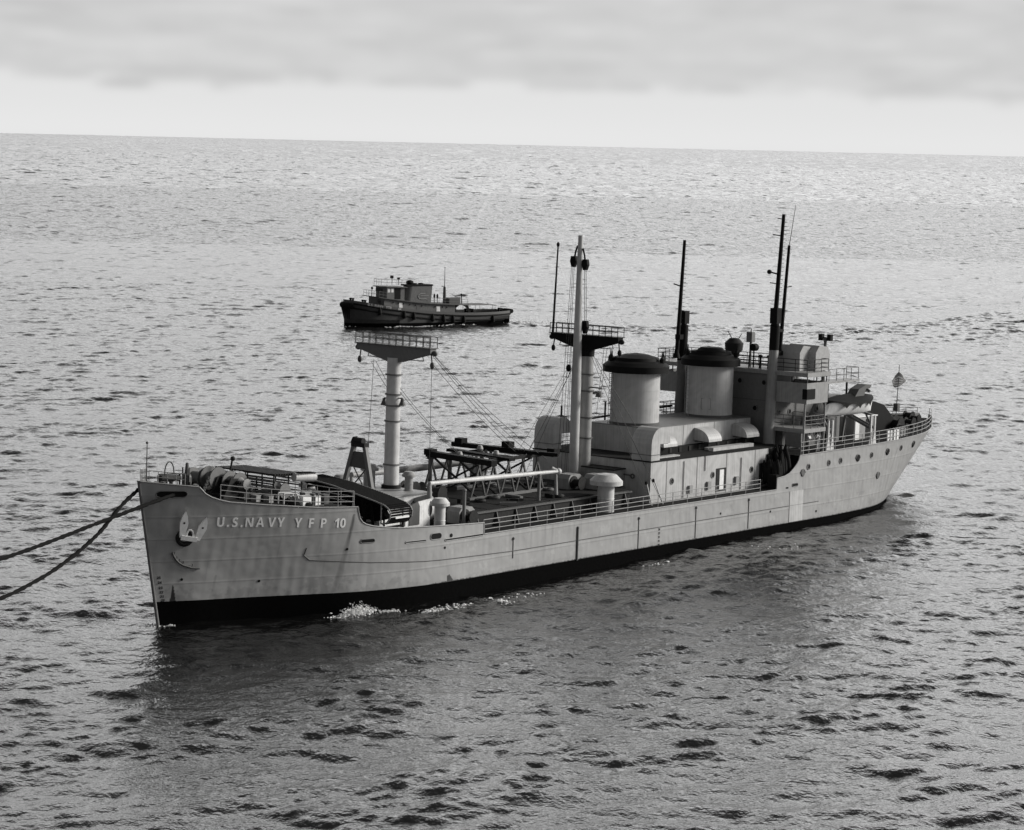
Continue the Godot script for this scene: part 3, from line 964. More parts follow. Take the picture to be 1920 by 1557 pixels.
func ship_forecastle() -> void:
	var fy := func(x: float) -> float: return lin(FDECK, x)
	# jackstaff
	var b := MB.new()
	b.tube(Vector3(0.66, 6.9, 0), Vector3(0.66, 10.3, 0), 0.045, 0.03, 6)
	b.sphere(Vector3(0.66, 10.32, 0), Vector3(0.09, 0.09, 0.09), 5)
	put(b, "jackstaff", M.dim, ship)
	# rails over and behind the bulwark
	for sg in [1.0, -1.0]:
		var base := []
		for q in [0.5, 1.4, 2.3]:
			base.append(Vector3(q, lin(TOP, q), half(q, 7.0) * sg))
		railing("bow_railing", base, 0.75, 2, 0.55, M.rail, ship)
		base = []
		for q in [4.4, 6.0, 7.6, 9.2, 10.8, 12.2, 13.4]: base.append(Vector3(q, lin(TOP, q), (half(q, lin(TOP, q)) - 0.1) * sg))
		railing("forecastle_railing", base, 1.05, 3, 1.6, M.rail, ship, 0.03)
	# bitts and rollers behind the bulwark
	for q in [[2.4, -0.9], [3.0, -1.5], [3.6, 0.9], [4.6, -2.4], [11.2, 4.6], [12.4, -4.9]]:
		b = MB.new()
		for k in 2:
			var o := Vector3(q[0] + k * 0.55, fy.call(q[0]), q[1])
			b.lathe(o, [Vector2(0.16, 0), Vector2(0.14, 0.1), Vector2(0.14, 0.72), Vector2(0.19, 0.76), Vector2(0.19, 0.84), Vector2(0, 0.86)], 12)
		b.box(Vector3(q[0] - 0.3, fy.call(q[0]) - 0.05, q[1] - 0.28), Vector3(q[0] + 0.85, fy.call(q[0]) + 0.06, q[1] + 0.28))
		put(b, "mooring_bitts", M.steel, ship)
	b = MB.new()
	b.tube(Vector3(3.0, 7.75, -1.2), Vector3(4.9, 7.6, -1.4), 0.2, 0.2, 10)
	for q in [3.05, 4.85]: b.tube(Vector3(q, 6.5, -1.3), Vector3(q, 7.9, -1.3), 0.06, 0.06, 6)
	b.tube(Vector3(2.9, 8.0, -1.2), Vector3(5.3, 7.85, -1.4), 0.05, 0.05, 6)
	for k in 8: b.tube(Vector3(3.9 + 0.42 * cos(PI * k / 7), 8.0 + 0.75 * sin(PI * k / 7), -1.3), Vector3(3.9 + 0.42 * cos(PI * (k + 1) / 7), 8.0 + 0.75 * sin(PI * (k + 1) / 7), -1.3), 0.04, 0.04, 5)
	put(b, "roller_frame", M.dark, ship)
	b = MB.new()
	for q in [[5.6, -1.8], [5.9, -1.5], [5.6, -1.2]]: b.tube(Vector3(q[0], 6.4, q[1]), Vector3(q[0], 8.2, q[1]), 0.06, 0.05, 6)
	b.lathe(Vector3(5.7, 6.4, -1.5), [Vector2(0.32, 0), Vector2(0.32, 1.2), Vector2(0.16, 1.5), Vector2(0.1, 2.1), Vector2(0, 2.15)], 10)
	put(b, "capstan_mast", M.steel, ship)
	# windlass: cable drums across the deck
	var wl := Node3D.new()
	wl.name = "windlass"
	ship.add_child(wl)
	b = MB.new()
	drum(b, Vector3(7.4, 7.35, -2.7), Vector3(7.4, 7.35, -1.6), 0.42, 0.66)
	put(b, "drum", M.mid, wl)
	b = MB.new()
	drum(b, Vector3(7.6, 7.4, -1.45), Vector3(7.6, 7.4, -0.5), 0.45, 0.8)
	put(b, "drum", M.mid, wl)
	b = MB.new()
	drum(b, Vector3(8.3, 7.2, -0.2), Vector3(8.3, 7.2, 0.8), 0.42, 0.72)
	put(b, "drum", M.mid, wl)
	b = MB.new()
	b.lathe(Vector3(8.3, 7.2, 0.85), [Vector2(0.4, 0), Vector2(0.28, 0.2), Vector2(0.24, 0.4), Vector2(0.36, 0.6), Vector2(0, 0.62)], 16, Vector3(0, 0, 1))
	put(b, "warping_head", M.grey, wl)
	b = MB.new()
	b.box(Vector3(6.6, 6.2, -2.9), Vector3(9.2, 6.55, 1.0))
	for z in [-2.8, -1.52, -0.4, 0.83]: b.prism(PackedVector2Array([Vector2(6.8, 6.5), Vector2(9.1, 6.5), Vector2(8.4, 7.5), Vector2(7.4, 7.6)]), Vector3(0, 0, z - 0.05), Vector3(1, 0, 0), Vector3(0, 1, 0), Vector3(0, 0, 0.1))
	b.tube(Vector3(7.9, 7.3, -2.9), Vector3(7.9, 7.3, 1.2), 0.12, 0.12, 8)
	put(b, "bedplate", M.dark, wl)
	b = MB.new()
	b.tube(Vector3(8.6, 7.9, -0.4), Vector3(8.75, 8.6, -0.4), 0.07, 0.07, 6)
	b.sphere(Vector3(8.8, 8.68, -0.4), Vector3(0.17, 0.17, 0.17), 6)
	put(b, "brake_wheel", M.dark, wl)
	# anchor chain over the deck to the hawse
	b = MB.new()
	var c0 := Vector3(7.3, 7.9, -0.9)
	var c1 := Vector3(3.7, 6.75, 1.4)
	for k in 22:
		var p := c0.lerp(c1, k / 22.0) - Vector3(0, 0.45 * sin(PI * k / 22.0), 0)
		var q := c0.lerp(c1, (k + 1) / 22.0) - Vector3(0, 0.45 * sin(PI * (k + 1) / 22.0), 0)
		b.beam(p, q + (q - p) * 0.25, 0.2 if k % 2 == 0 else 0.08, 0.08 if k % 2 == 0 else 0.2)
	put(b, "anchor_chain", M.steel, ship)
	# deck boxes, reels and fittings
	for q in [[8.2, 1.9, 0.4, 0.42], [9.0, 2.3, 0.4, 0.42], [9.9, 1.2, 0.5, 0.8], [10.6, 3.4, 0.9, 0.5], [11.7, 3.0, 0.5, 0.7]]:
		b = MB.new()
		var yy: float = fy.call(q[0])
		b.box(Vector3(q[0], yy, q[1]), Vector3(q[0] + q[2], yy + q[3], q[1] + 0.5))
		b.box(Vector3(q[0] - 0.03, yy + q[3], q[1] - 0.03), Vector3(q[0] + q[2] + 0.03, yy + q[3] + 0.05, q[1] + 0.53))
		put(b, "deck_locker", M.grey, ship)
	b = MB.new()
	var fr := [Vector3(9.0, 6.1, 3.6), Vector3(9.0, 6.8, 3.6), Vector3(9.9, 6.75, 3.9), Vector3(10.2, 6.4, 4.0), Vector3(10.2, 6.0, 4.0)]
	b.path(fr, 0.06, 6)
	b.path([Vector3(9.0, 6.1, 4.1), Vector3(9.0, 6.8, 4.1), Vector3(9.9, 6.75, 4.4), Vector3(10.2, 6.0, 4.5)], 0.06, 6)
	put(b, "pipe_guard", M.pale, ship)
	b = MB.new()
	drum(b, Vector3(10.3, 6.75, 2.2), Vector3(10.3, 6.75, 3.0), 0.3, 0.52)
	put(b, "hose_reel", M.mid, ship)
	b = MB.new()
	b.box(Vector3(10.2, 5.95, 4.1), Vector3(11.0, 6.55, 4.7))
	b.box(Vector3(11.3, 5.9, 4.3), Vector3(11.8, 6.5, 4.8))
	put(b, "chock_casting", M.white, ship)
	var rng := RandomNumberGenerator.new()
	rng.seed = 77
	for k in 26: # stanchions, gear and coils about the forecastle
		b = MB.new()
		var x := rng.randf_range(3.2, 12.8)
		var z := rng.randf_range(-0.75, 0.8) * half(x, 6.2)
		var yy: float = fy.call(x)
		if k % 3 == 0:
			b.lathe(Vector3.ZERO, [Vector2(0.4, 0), Vector2(0.42, 0.14), Vector2(0.34, 0.26), Vector2(0.2, 0.22), Vector2(0.18, 0.02)], 12)
			var o := put(b, numbered("rope_coil"), M.rope, self)
			o.transform = ship_frame(Vector3(x, yy + 0.02, z))
			tag(o, "dark coil of rope lying on the ship's forecastle deck", "rope", "rope coils on the forecastle")
			continue
		if k % 3 == 1:
			b.tube(Vector3(x, yy - 0.02, z), Vector3(x, yy + rng.randf_range(0.7, 1.5), z), 0.07, 0.05, 6)
			b.sphere(Vector3(x, yy + 0.7, z), Vector3(0.14, 0.14, 0.14), 5)
		else: b.box(Vector3(x - 0.25, yy - 0.02, z - 0.2), Vector3(x + 0.25, yy + rng.randf_range(0.25, 0.8), z + 0.25))
		put(b, ["", "stanchion", "gear_box"][k % 3], [M.rope, M.dark, M.steel, M.dim][k % 4], ship)
	# slatted cable rack across the after end of the forecastle, with a pale cover roll
	var rack := Node3D.new()
	rack.name = "cable_rack"
	ship.add_child(rack)
	b = MB.new()
	for x in [9.6, 11.0, 12.3]:
		for z in [-2.6, 0.2, 2.6]: b.tube(Vector3(x, 5.8, z), Vector3(x, 7.75, z), 0.05, 0.05, 6)
	for z in [-2.6, 0.2, 2.6]: b.tube(Vector3(9.6, 7.75, z), Vector3(12.3, 7.65, z), 0.05, 0.05, 6)
	put(b, "rack_frame", M.dark, rack)
	var sm := MB.new()
	sm.box(Vector3(-0.05, -0.05, -2.75), Vector3(0.05, 0.05, 2.75))
	var slat := sm.mesh()
	for k in 12: put_mesh(slat, "slat", M.dark, rack, Transform3D(Basis(), Vector3(9.6 + k * 0.24, 7.84 - k * 0.01, 0)))
	for j in 4:
		for k in 3: put_mesh(slat, "slat", M.mid, rack, Transform3D(Basis(), Vector3(9.65 + k * 1.3, 6.2 + j * 0.38, 0)))
	b = MB.new()
	b.tube(Vector3(11.2, 7.6, 2.9), Vector3(12.9, 7.5, 3.2), 0.3, 0.3, 16)
	put(b, "cover_roll", M.pale, rack)
	for k in 9:
		b = MB.new()
		b.tube(Vector3(11.4 + k * 0.17, 7.9 - k * 0.012, 2.8), Vector3(11.4 + k * 0.17, 7.9 - k * 0.012, 3.4), 0.05, 0.05, 5)
		put(b, "toggle", M.dark, rack)
	# ribbed cable chute that runs down from the forecastle into the fore well
	var ch := Node3D.new()
	ch.name = "cable_chute"
	ship.add_child(ch)
	# it runs athwartships: Vector2(z, y) from amidships out to port, and turns under at its outer end
	var prof := [Vector2(-1.6, 6.68), Vector2(-0.5, 6.6), Vector2(1.13, 6.44), Vector2(3.48, 6.05), Vector2(5.2, 5.74), Vector2(5.99, 5.56), Vector2(6.38, 5.36), Vector2(6.58, 5.08), Vector2(6.52, 4.7), Vector2(6.3, 4.42), Vector2(6.0, 4.27)]
	var spots := []
	for i in prof.size() - 1:
		var n := maxi(1, roundi(prof[i].distance_to(prof[i + 1]) / 0.21))
		for k in n: spots.append([prof[i].lerp(prof[i + 1], float(k) / n), (prof[i + 1] - prof[i]).angle()])
	sm = MB.new()
	sm.tube(Vector3(16.85, 0, 0), Vector3(19.0, 0, 0), 0.075, 0.075, 6)
	slat = sm.mesh()
	for q in spots: put_mesh(slat, "roller", M.rollers, ch, Transform3D(Basis(), Vector3(0, q[0].y, q[0].x)))
	for x in [16.8, 19.05]:
		b = MB.new()
		for i in prof.size() - 1: b.tube(Vector3(x, prof[i].y, prof[i].x), Vector3(x, prof[i + 1].y, prof[i + 1].x), 0.055, 0.055, 6)
		b.tube(Vector3(x, 5.56, 5.75), Vector3(x, 4.27, 5.75), 0.055, 0.055, 6)
		b.tube(Vector3(x, 4.27, 6.0), Vector3(x, 4.3, 5.75), 0.055, 0.055, 6)
		put(b, "chute_rim", M.rail, ch)
	for x in [17.2, 17.9, 18.6]:
		b = MB.new()
		for i in 5: b.beam(Vector3(x, prof[i].y - 0.24, prof[i].x), Vector3(x, prof[i + 1].y - 0.24, prof[i + 1].x), 0.1, 0.28)
		put(b, "chute_bearer", M.rollers, ch)
	for k in 5:
		b = MB.new()
		b.tube(Vector3(16.85, 5.2 - k * 0.42, 4.9 - k * 0.5), Vector3(19.0, 5.2 - k * 0.42, 4.9 - k * 0.5), 0.07, 0.07, 6)
		put(b, "under_roller", M.rollers, ch)
	for k in 7: # dark lattice under the forward side
		b = MB.new()
		b.beam(Vector3(16.95, 6.3 - k * 0.12, -0.4 + k * 0.85), Vector3(16.95, 4.6 - 0.1 * k, 0.6 + k * 0.72), 0.06, 0.22)
		put(b, "side_lattice", M.rollers, ch)
	b = MB.new()
	b.prism(PackedVector2Array([Vector2(-1.4, 6.35), Vector2(4.8, 5.5), Vector2(5.6, 4.5), Vector2(4.4, 4.2), Vector2(0.0, 5.2)]), Vector3(17.6, 0, 0), Vector3(0, 0, 1), Vector3(0, 1, 0), Vector3(0.5, 0, 0))
	put(b, "cable_bundle", M.rollers, ch)
	b = MB.new()
	b.box(Vector3(17.3, 4.66, 6.55), Vector3(18.7, 4.78, 6.63))
	put(b, "white_mark", M.white, ch)
	for q in [[-1.2, 6.4], [1.6, 6.1], [4.2, 5.6], [5.9, 4.3]]:
		b = MB.new()
		for x in [16.95, 18.9]: b.tube(Vector3(x, 3.0, q[0]), Vector3(x, q[1], q[0]), 0.07, 0.07, 6)
		b.beam(Vector3(16.95, q[1] - 0.3, q[0]), Vector3(18.9, q[1] - 0.3, q[0]), 0.12, 0.15)
		put(b, "chute_leg", M.rollers, ch)
	railing("break_railing", [Vector3(13.4, 5.76, 6.2), Vector3(13.4, 5.8, 3.0), Vector3(13.4, 5.84, 0.0), Vector3(13.4, 5.8, -3.0), Vector3(13.4, 5.76, -6.2)], 1.05, 3, 1.2, M.rail, ship, 0.03)

func ship_fore_well() -> void:
	# mast house and foremast
	var b := MB.new()
	b.box(Vector3(19.6, 3.0, -3.2), Vector3(25.0, 5.42, 3.2))
	var mh := put(b, "mast_house", M.wornwhite, ship)
	b = MB.new()
	b.box(Vector3(19.5, 5.42, -3.3), Vector3(25.1, 5.5, 3.3))
	put(b, "roof_plate", M.grey, mh)
	b = MB.new()
	b.prism(PackedVector2Array([Vector2(22.7, 3.3), Vector2(23.8, 3.3), Vector2(23.8, 4.6), Vector2(23.55, 5.0), Vector2(23.25, 5.1), Vector2(22.9, 4.9), Vector2(22.7, 4.5)]), Vector3(0, 0, 3.2), Vector3(1, 0, 0), Vector3(0, 1, 0), Vector3(0, 0, 0.05))
	put(b, "door", M.dim, mh)
	b = MB.new()
	b.box(Vector3(21.8, 3.3, 3.2), Vector3(22.3, 3.95, 3.24))
	put(b, "hatch_plate", M.dim, mh)
	b = MB.new()
	b.lathe(Vector3(25.0, 4.3, 2.4), [Vector2(1.0, 0), Vector2(1.0, 0.5), Vector2(0.0, 0.5)], 20, Vector3(1, 0, 0), 1.0)
	put(b, "winch_drum", M.pale, mh)
	b = MB.new()
	b.lathe(Vector3(24.42, 5.4, 0), [Vector2(0.62, 0), Vector2(0.62, 0.25), Vector2(0.55, 0.35), Vector2(0.54, 2.0), Vector2(0.5, 9.4)], 24)
	var mast := put(b, "foremast", M.pale, ship)
	for y in [7.2, 10.3, 11.4, 12.2, 13.6]:
		b = MB.new()
		b.lathe(Vector3(24.42, y, 0), [Vector2(0.5, -0.05), Vector2(0.62, -0.05), Vector2(0.62, 0.05), Vector2(0.5, 0.05)], 24)
		put(b, "band", M.mid, mast)
	b = MB.new()
	b.lathe(Vector3(24.42, 5.45, 0), [Vector2(0.7, 0), Vector2(0.7, 0.3), Vector2(0.5, 0.3)], 24)
	put(b, "foot_ring", M.dark, mast)
	crosstree(mast, 24.55, 15.0, 3.45, M.mid, M.dim)
	for q in [[-0.85, 11.7], [0.85, 11.8]]:
		b = MB.new()
		b.tube(Vector3(24.4, q[1] + 0.15, signf(q[0]) * 0.45), Vector3(24.4, q[1] + 0.15, q[0]), 0.05, 0.05, 6)
		b.lathe(Vector3(24.4, q[1] - 0.35, q[0]), [Vector2(0.26, 0), Vector2(0.14, 0.3), Vector2(0.1, 0.5), Vector2(0, 0.52)], 12)
		put(b, "floodlight", M.dim, mast)
	# mushroom ventilators
	mushroom(Vector3(22.45, 3.05, 6.2), 0.39, 2.15, 0.68, 0.55, ship, M.pale)
	mushroom(Vector3(23.6, 5.45, -1.35), 0.42, 1.35, 0.66, 0.5, ship, M.grey)
	mushroom(Vector3(24.3, 5.45, 1.75), 0.3, 1.15, 0.5, 0.4, ship, M.grey)
	mushroom(Vector3(21.2, 5.45, -1.9), 0.4, 0.75, 0.62, 0.45, ship, M.grey)
	mushroom(Vector3(41.95, 2.93, 6.2), 0.63, 2.15, 1.25, 0.85, ship, M.pale)
	mushroom(Vector3(41.95, 2.93, -6.2), 0.63, 2.15, 1.25, 0.85, ship, M.pale)
	mushroom(Vector3(22.45, 3.05, -6.2), 0.39, 2.15, 0.68, 0.55, ship, M.pale)
	# A-frame with a head block
	b = MB.new()
	for s in [[-1.1, -0.05], [1.7, 0.85]]: b.beam(Vector3(20.5, 5.5, s[0]), Vector3(20.5, 9.0, s[1]), 0.28, 0.28)
	var af := put(b, "a_frame", M.mid, ship)
	b = MB.new()
	b.prism(PackedVector2Array([Vector2(-0.62, 7.3), Vector2(1.3, 7.2), Vector2(0.95, 8.4), Vector2(-0.2, 8.4)]), Vector3(20.46, 0, 0), Vector3(0, 0, 1), Vector3(0, 1, 0), Vector3(0.08, 0, 0))
	put(b, "web_plate", M.dim, af)
	b = MB.new()
	b.box(Vector3(20.25, 8.75, -0.2), Vector3(20.75, 9.05, 1.05))
	b.tube(Vector3(20.5, 9.15, 0.1), Vector3(20.5, 9.15, 0.75), 0.24, 0.24, 12)
	b.prism(PackedVector2Array([Vector2(-0.35, 9.0), Vector2(0.0, 8.9), Vector2(0.05, 9.45), Vector2(-0.15, 9.4)]), Vector3(20.35, 0, 0), Vector3(0, 0, 1), Vector3(0, 1, 0), Vector3(0.3, 0, 0))
	put(b, "head_block", M.dark, af)
	b = MB.new()
	b.tube(Vector3(20.5, 7.3, -0.1), Vector3(20.5, 5.6, 1.1), 0.05, 0.05, 6)
	b.tube(Vector3(20.5, 7.2, 1.0), Vector3(20.5, 5.6, -0.5), 0.05, 0.05, 6)
	put(b, "brace", M.dim, af)
	# hatch coaming with stays, dark cover on top
	b = MB.new()
	b.box(Vector3(26.3, 2.85, -5.4), Vector3(46.2, 3.95, 5.4))
	var hatch := put(b, "hatch_coaming", M.dark, ship)
	b = MB.new()
	b.box(Vector3(26.15, 3.95, -5.55), Vector3(46.3, 4.06, 5.55))
	put(b, "coaming_rim", M.dim, hatch)
	for k in 9:
		for sg in [1.0, -1.0]:
			b = MB.new()
			b.prism(PackedVector2Array([Vector2(0, 2.88), Vector2(0.42, 2.88), Vector2(0.1, 3.94), Vector2(0, 3.94)]), Vector3(27.4 + k * 2.25, 0, 5.4 * sg), Vector3(0, 0, sg), Vector3(0, 1, 0), Vector3(0.07, 0, 0))
			put(b, "coaming_stay", M.dim, hatch)
	for k in 8: # tarpaulined hatch boards
		b = MB.new()
		b.box(Vector3(26.4 + k * 2.48, 4.06, -5.2), Vector3(26.4 + k * 2.48 + 2.42, 4.13 + 0.02 * (k % 3), 5.2))
		put(b, "hatch_board", M.deck, hatch)
	var rng := RandomNumberGenerator.new()
	rng.seed = 31
	for k in 34: # dunnage and coils lying on the hatch
		b = MB.new()
		var p := Vector3(rng.randf_range(27.0, 45.0), 4.17, rng.randf_range(-4.9, 4.9))
		var dir := Vector3(cos(rng.randf() * TAU), 0, sin(rng.randf() * TAU)) * rng.randf_range(0.4, 1.6)
		var coil := k % 3 == 2
		var th := rng.randf_range(0.1, 0.35)
		if coil: b.lathe(Vector3(0, -0.01, 0), [Vector2(0.2, 0), Vector2(0.42, 0.0), Vector2(0.45, 0.12), Vector2(0.38, 0.22), Vector2(0.22, 0.2), Vector2(0.2, 0.04)], 14)
		else: b.beam(Vector3(0, th * 0.5 - 0.02, 0), dir + Vector3(0, th * 0.5 - 0.02, 0), rng.randf_range(0.12, 0.4), th)
		var o := put(b, numbered("rope_coil" if coil else "dunnage_timber"), [M.dim, M.dark, M.rope, M.mid][k % 4], self)
		o.transform = ship_frame(p)
		if coil: tag(o, "small coil of rope lying on the ship's dark hatch cover", "rope", "rope coils on the hatch")
		else: tag(o, "short timber baulk lying loose on the ship's dark hatch cover", "timber", "timber lying on the hatch")
	# cargo booms on their crutches
	for q in [[Vector3(23.3, 6.36, 4.5), Vector3(38.2, 6.08, 4.5), 0.19, "pale"], [Vector3(25.0, 5.95, -4.3), Vector3(40.5, 5.75, -4.9), 0.27, "grey"]]:
		b = MB.new()
		var p0: Vector3 = q[0]
		var p1: Vector3 = q[1]
		var mid := p0.lerp(p1, 0.5)
		b.tube(p0, mid, q[2] * 0.75, q[2], 12)
		b.tube(mid, p1, q[2], q[2] * 0.7, 12)
		b.sphere(p1, Vector3(0.25, 0.25, 0.25), 6)
		var boom := put(b, "cargo_boom", M[q[3]], ship)
		b = MB.new()
		b.tube(p0 - Vector3(0, 1.0, 0), p0 + Vector3(0, 0.1, 0), 0.2, 0.12, 8)
		b.beam(p0 - Vector3(0, 0.9, 0), Vector3(p0.x, 5.0, signf(p0.z) * 3.0), 0.3, 0.3)
		put(b, "heel_pivot", M.grey, boom)
		b = MB.new()
		b.tube(p1 + Vector3(-0.3, -0.2, 0), Vector3(p1.x - 0.2, 4.0, p1.z), 0.09, 0.16, 8)
		b.tube(p1 + Vector3(-0.9, 0.35, 0.0), p1 + Vector3(-0.2, 0.1, 0.0), 0.12, 0.1, 8)
		put(b, "crutch", M.grey, boom)
	for q in [[25.95, 5.5, 3.0, 5.77], [35.6, 4.7, 4.05, 6.0]]:
		b = MB.new()
		b.tube(Vector3(q[0], q[2], q[1]), Vector3(q[0], q[3], q[1]), 0.14, 0.12, 8)
		b.sphere(Vector3(q[0], q[3], q[1]), Vector3(0.16, 0.12, 0.16), 5)
		put(b, "crutch_post", M.mid, ship)
	# cargo winches under hoods
	for q in [[44.0, 2.6, 1.0], [42.4, 1.2, 1.0], [26.0, 3.9, 0.8]]:
		b = MB.new()
		var o := Vector3(q[0], 4.1 if q[0] > 30.0 else 3.3, q[1])
		b.prism(PackedVector2Array([Vector2(0, 0), Vector2(1.7, 0), Vector2(1.7, 0.9), Vector2(1.4, 1.15), Vector2(0.25, 1.15), Vector2(0, 0.85)]), o, Vector3(1, 0, 0), Vector3(0, 1, 0), Vector3(0, 0, 1.15))
		var wn := put(b, "winch", M.grey, ship)
		b = MB.new()
		drum(b, o + Vector3(0.6, 0.55, 1.15), o + Vector3(0.6, 0.55, 2.0), 0.28, 0.5)
		put(b, "drum", M.dark, wn)
		b = MB.new()
		b.box(o + Vector3(-0.1, -0.2, -0.1), o + Vector3(1.8, 0.02, 2.0))
		put(b, "bed", M.dark, wn)
	# clutter in the well: cable drums and covered gear
	for q in [[27.2, 4.9, -1.2, 0.8], [28.3, 4.8, 0.4, 0.7], [29.3, 4.75, -2.4, 0.65]]:
		b = MB.new()
		drum(b, Vector3(q[0], q[1], q[2]), Vector3(q[0] + 0.2, q[1], q[2] + 1.0), q[3] * 0.75, q[3])
		put(b, "wire_reel", M.dark, ship)

func crosstree(mast: Node3D, x: float, y: float, hz: float, m: Material, md: Material) -> void:
	var b := MB.new()
	b.prism(PackedVector2Array([Vector2(-hz, 0.28), Vector2(-hz, 0.62), Vector2(hz, 0.62), Vector2(hz, 0.28), Vector2(0.9, -0.4), Vector2(0.5, -0.52), Vector2(-0.5, -0.52), Vector2(-0.9, -0.4)]), Vector3(x - 0.32, y, 0), Vector3(0, 0, 1), Vector3(0, 1, 0), Vector3(0.64, 0, 0))
	var ct := put(b, "crosstree", m, mast)
	b = MB.new()
	b.box(Vector3(x - 0.45, y + 0.62, -hz - 0.1), Vector3(x + 0.45, y + 0.68, hz + 0.1))
	put(b, "grating", md, ct)
	for e in [-0.42, 0.42]: railing("railing", [Vector3(x + e, y + 0.68, -hz), Vector3(x + e, y + 0.68, hz)], 0.75, 2, 0.62, md, ct, 0.03)
	for sg in [1.0, -1.0]:
		b = MB.new()
		b.tube(Vector3(x, y + 0.25, hz * 0.95 * sg), Vector3(x, y - 0.5, hz * 0.98 * sg), 0.05, 0.05, 6)
		b.sphere(Vector3(x, y - 0.55, hz * 0.98 * sg), Vector3(0.14, 0.26, 0.18), 6)
		b.sphere(Vector3(x, y + 0.3, (hz + 0.1) * sg), Vector3(0.16, 0.2, 0.26), 6)
		put(b, "span_block", md, ct)
		b = MB.new()
		b.path([Vector3(x, y + 0.3, 2.4 * sg), Vector3(x, y - 0.28, 2.6 * sg), Vector3(x, y - 0.3, 1.2 * sg)], 0.03, 5)
		put(b, "jackstay", md, ct)

func gooseneck(z0: float, z1: float, parent: Node3D, m: Material) -> void: # square vent trunk that bends over aft, its mouth facing down
	var b := MB.new()
	var poly := PackedVector2Array([Vector2(48.45, 6.2), Vector2(49.6, 6.2), Vector2(49.6, 7.45), Vector2(50.95, 7.45)])
	for k in 11: poly.append(Vector2(49.7 + 1.25 * cos(PI * k / 10), 7.5 + 1.25 * sin(PI * k / 10)))
	b.prism(poly, Vector3(0, 0, z0), Vector3(1, 0, 0), Vector3(0, 1, 0), Vector3(0, 0, z1 - z0))
	var o := put(b, "gooseneck_vent", m, parent)
	b = MB.new()
	b.box(Vector3(49.7, 7.40, z0 + 0.12), Vector3(50.85, 7.445, z1 - 0.12))
	put(b, "mouth", M.black, o)
	b = MB.new()
	b.box(Vector3(48.42, 6.62, z0 - 0.03), Vector3(49.63, 6.68, z1 + 0.03))
	put(b, "seam", M.mid, o)

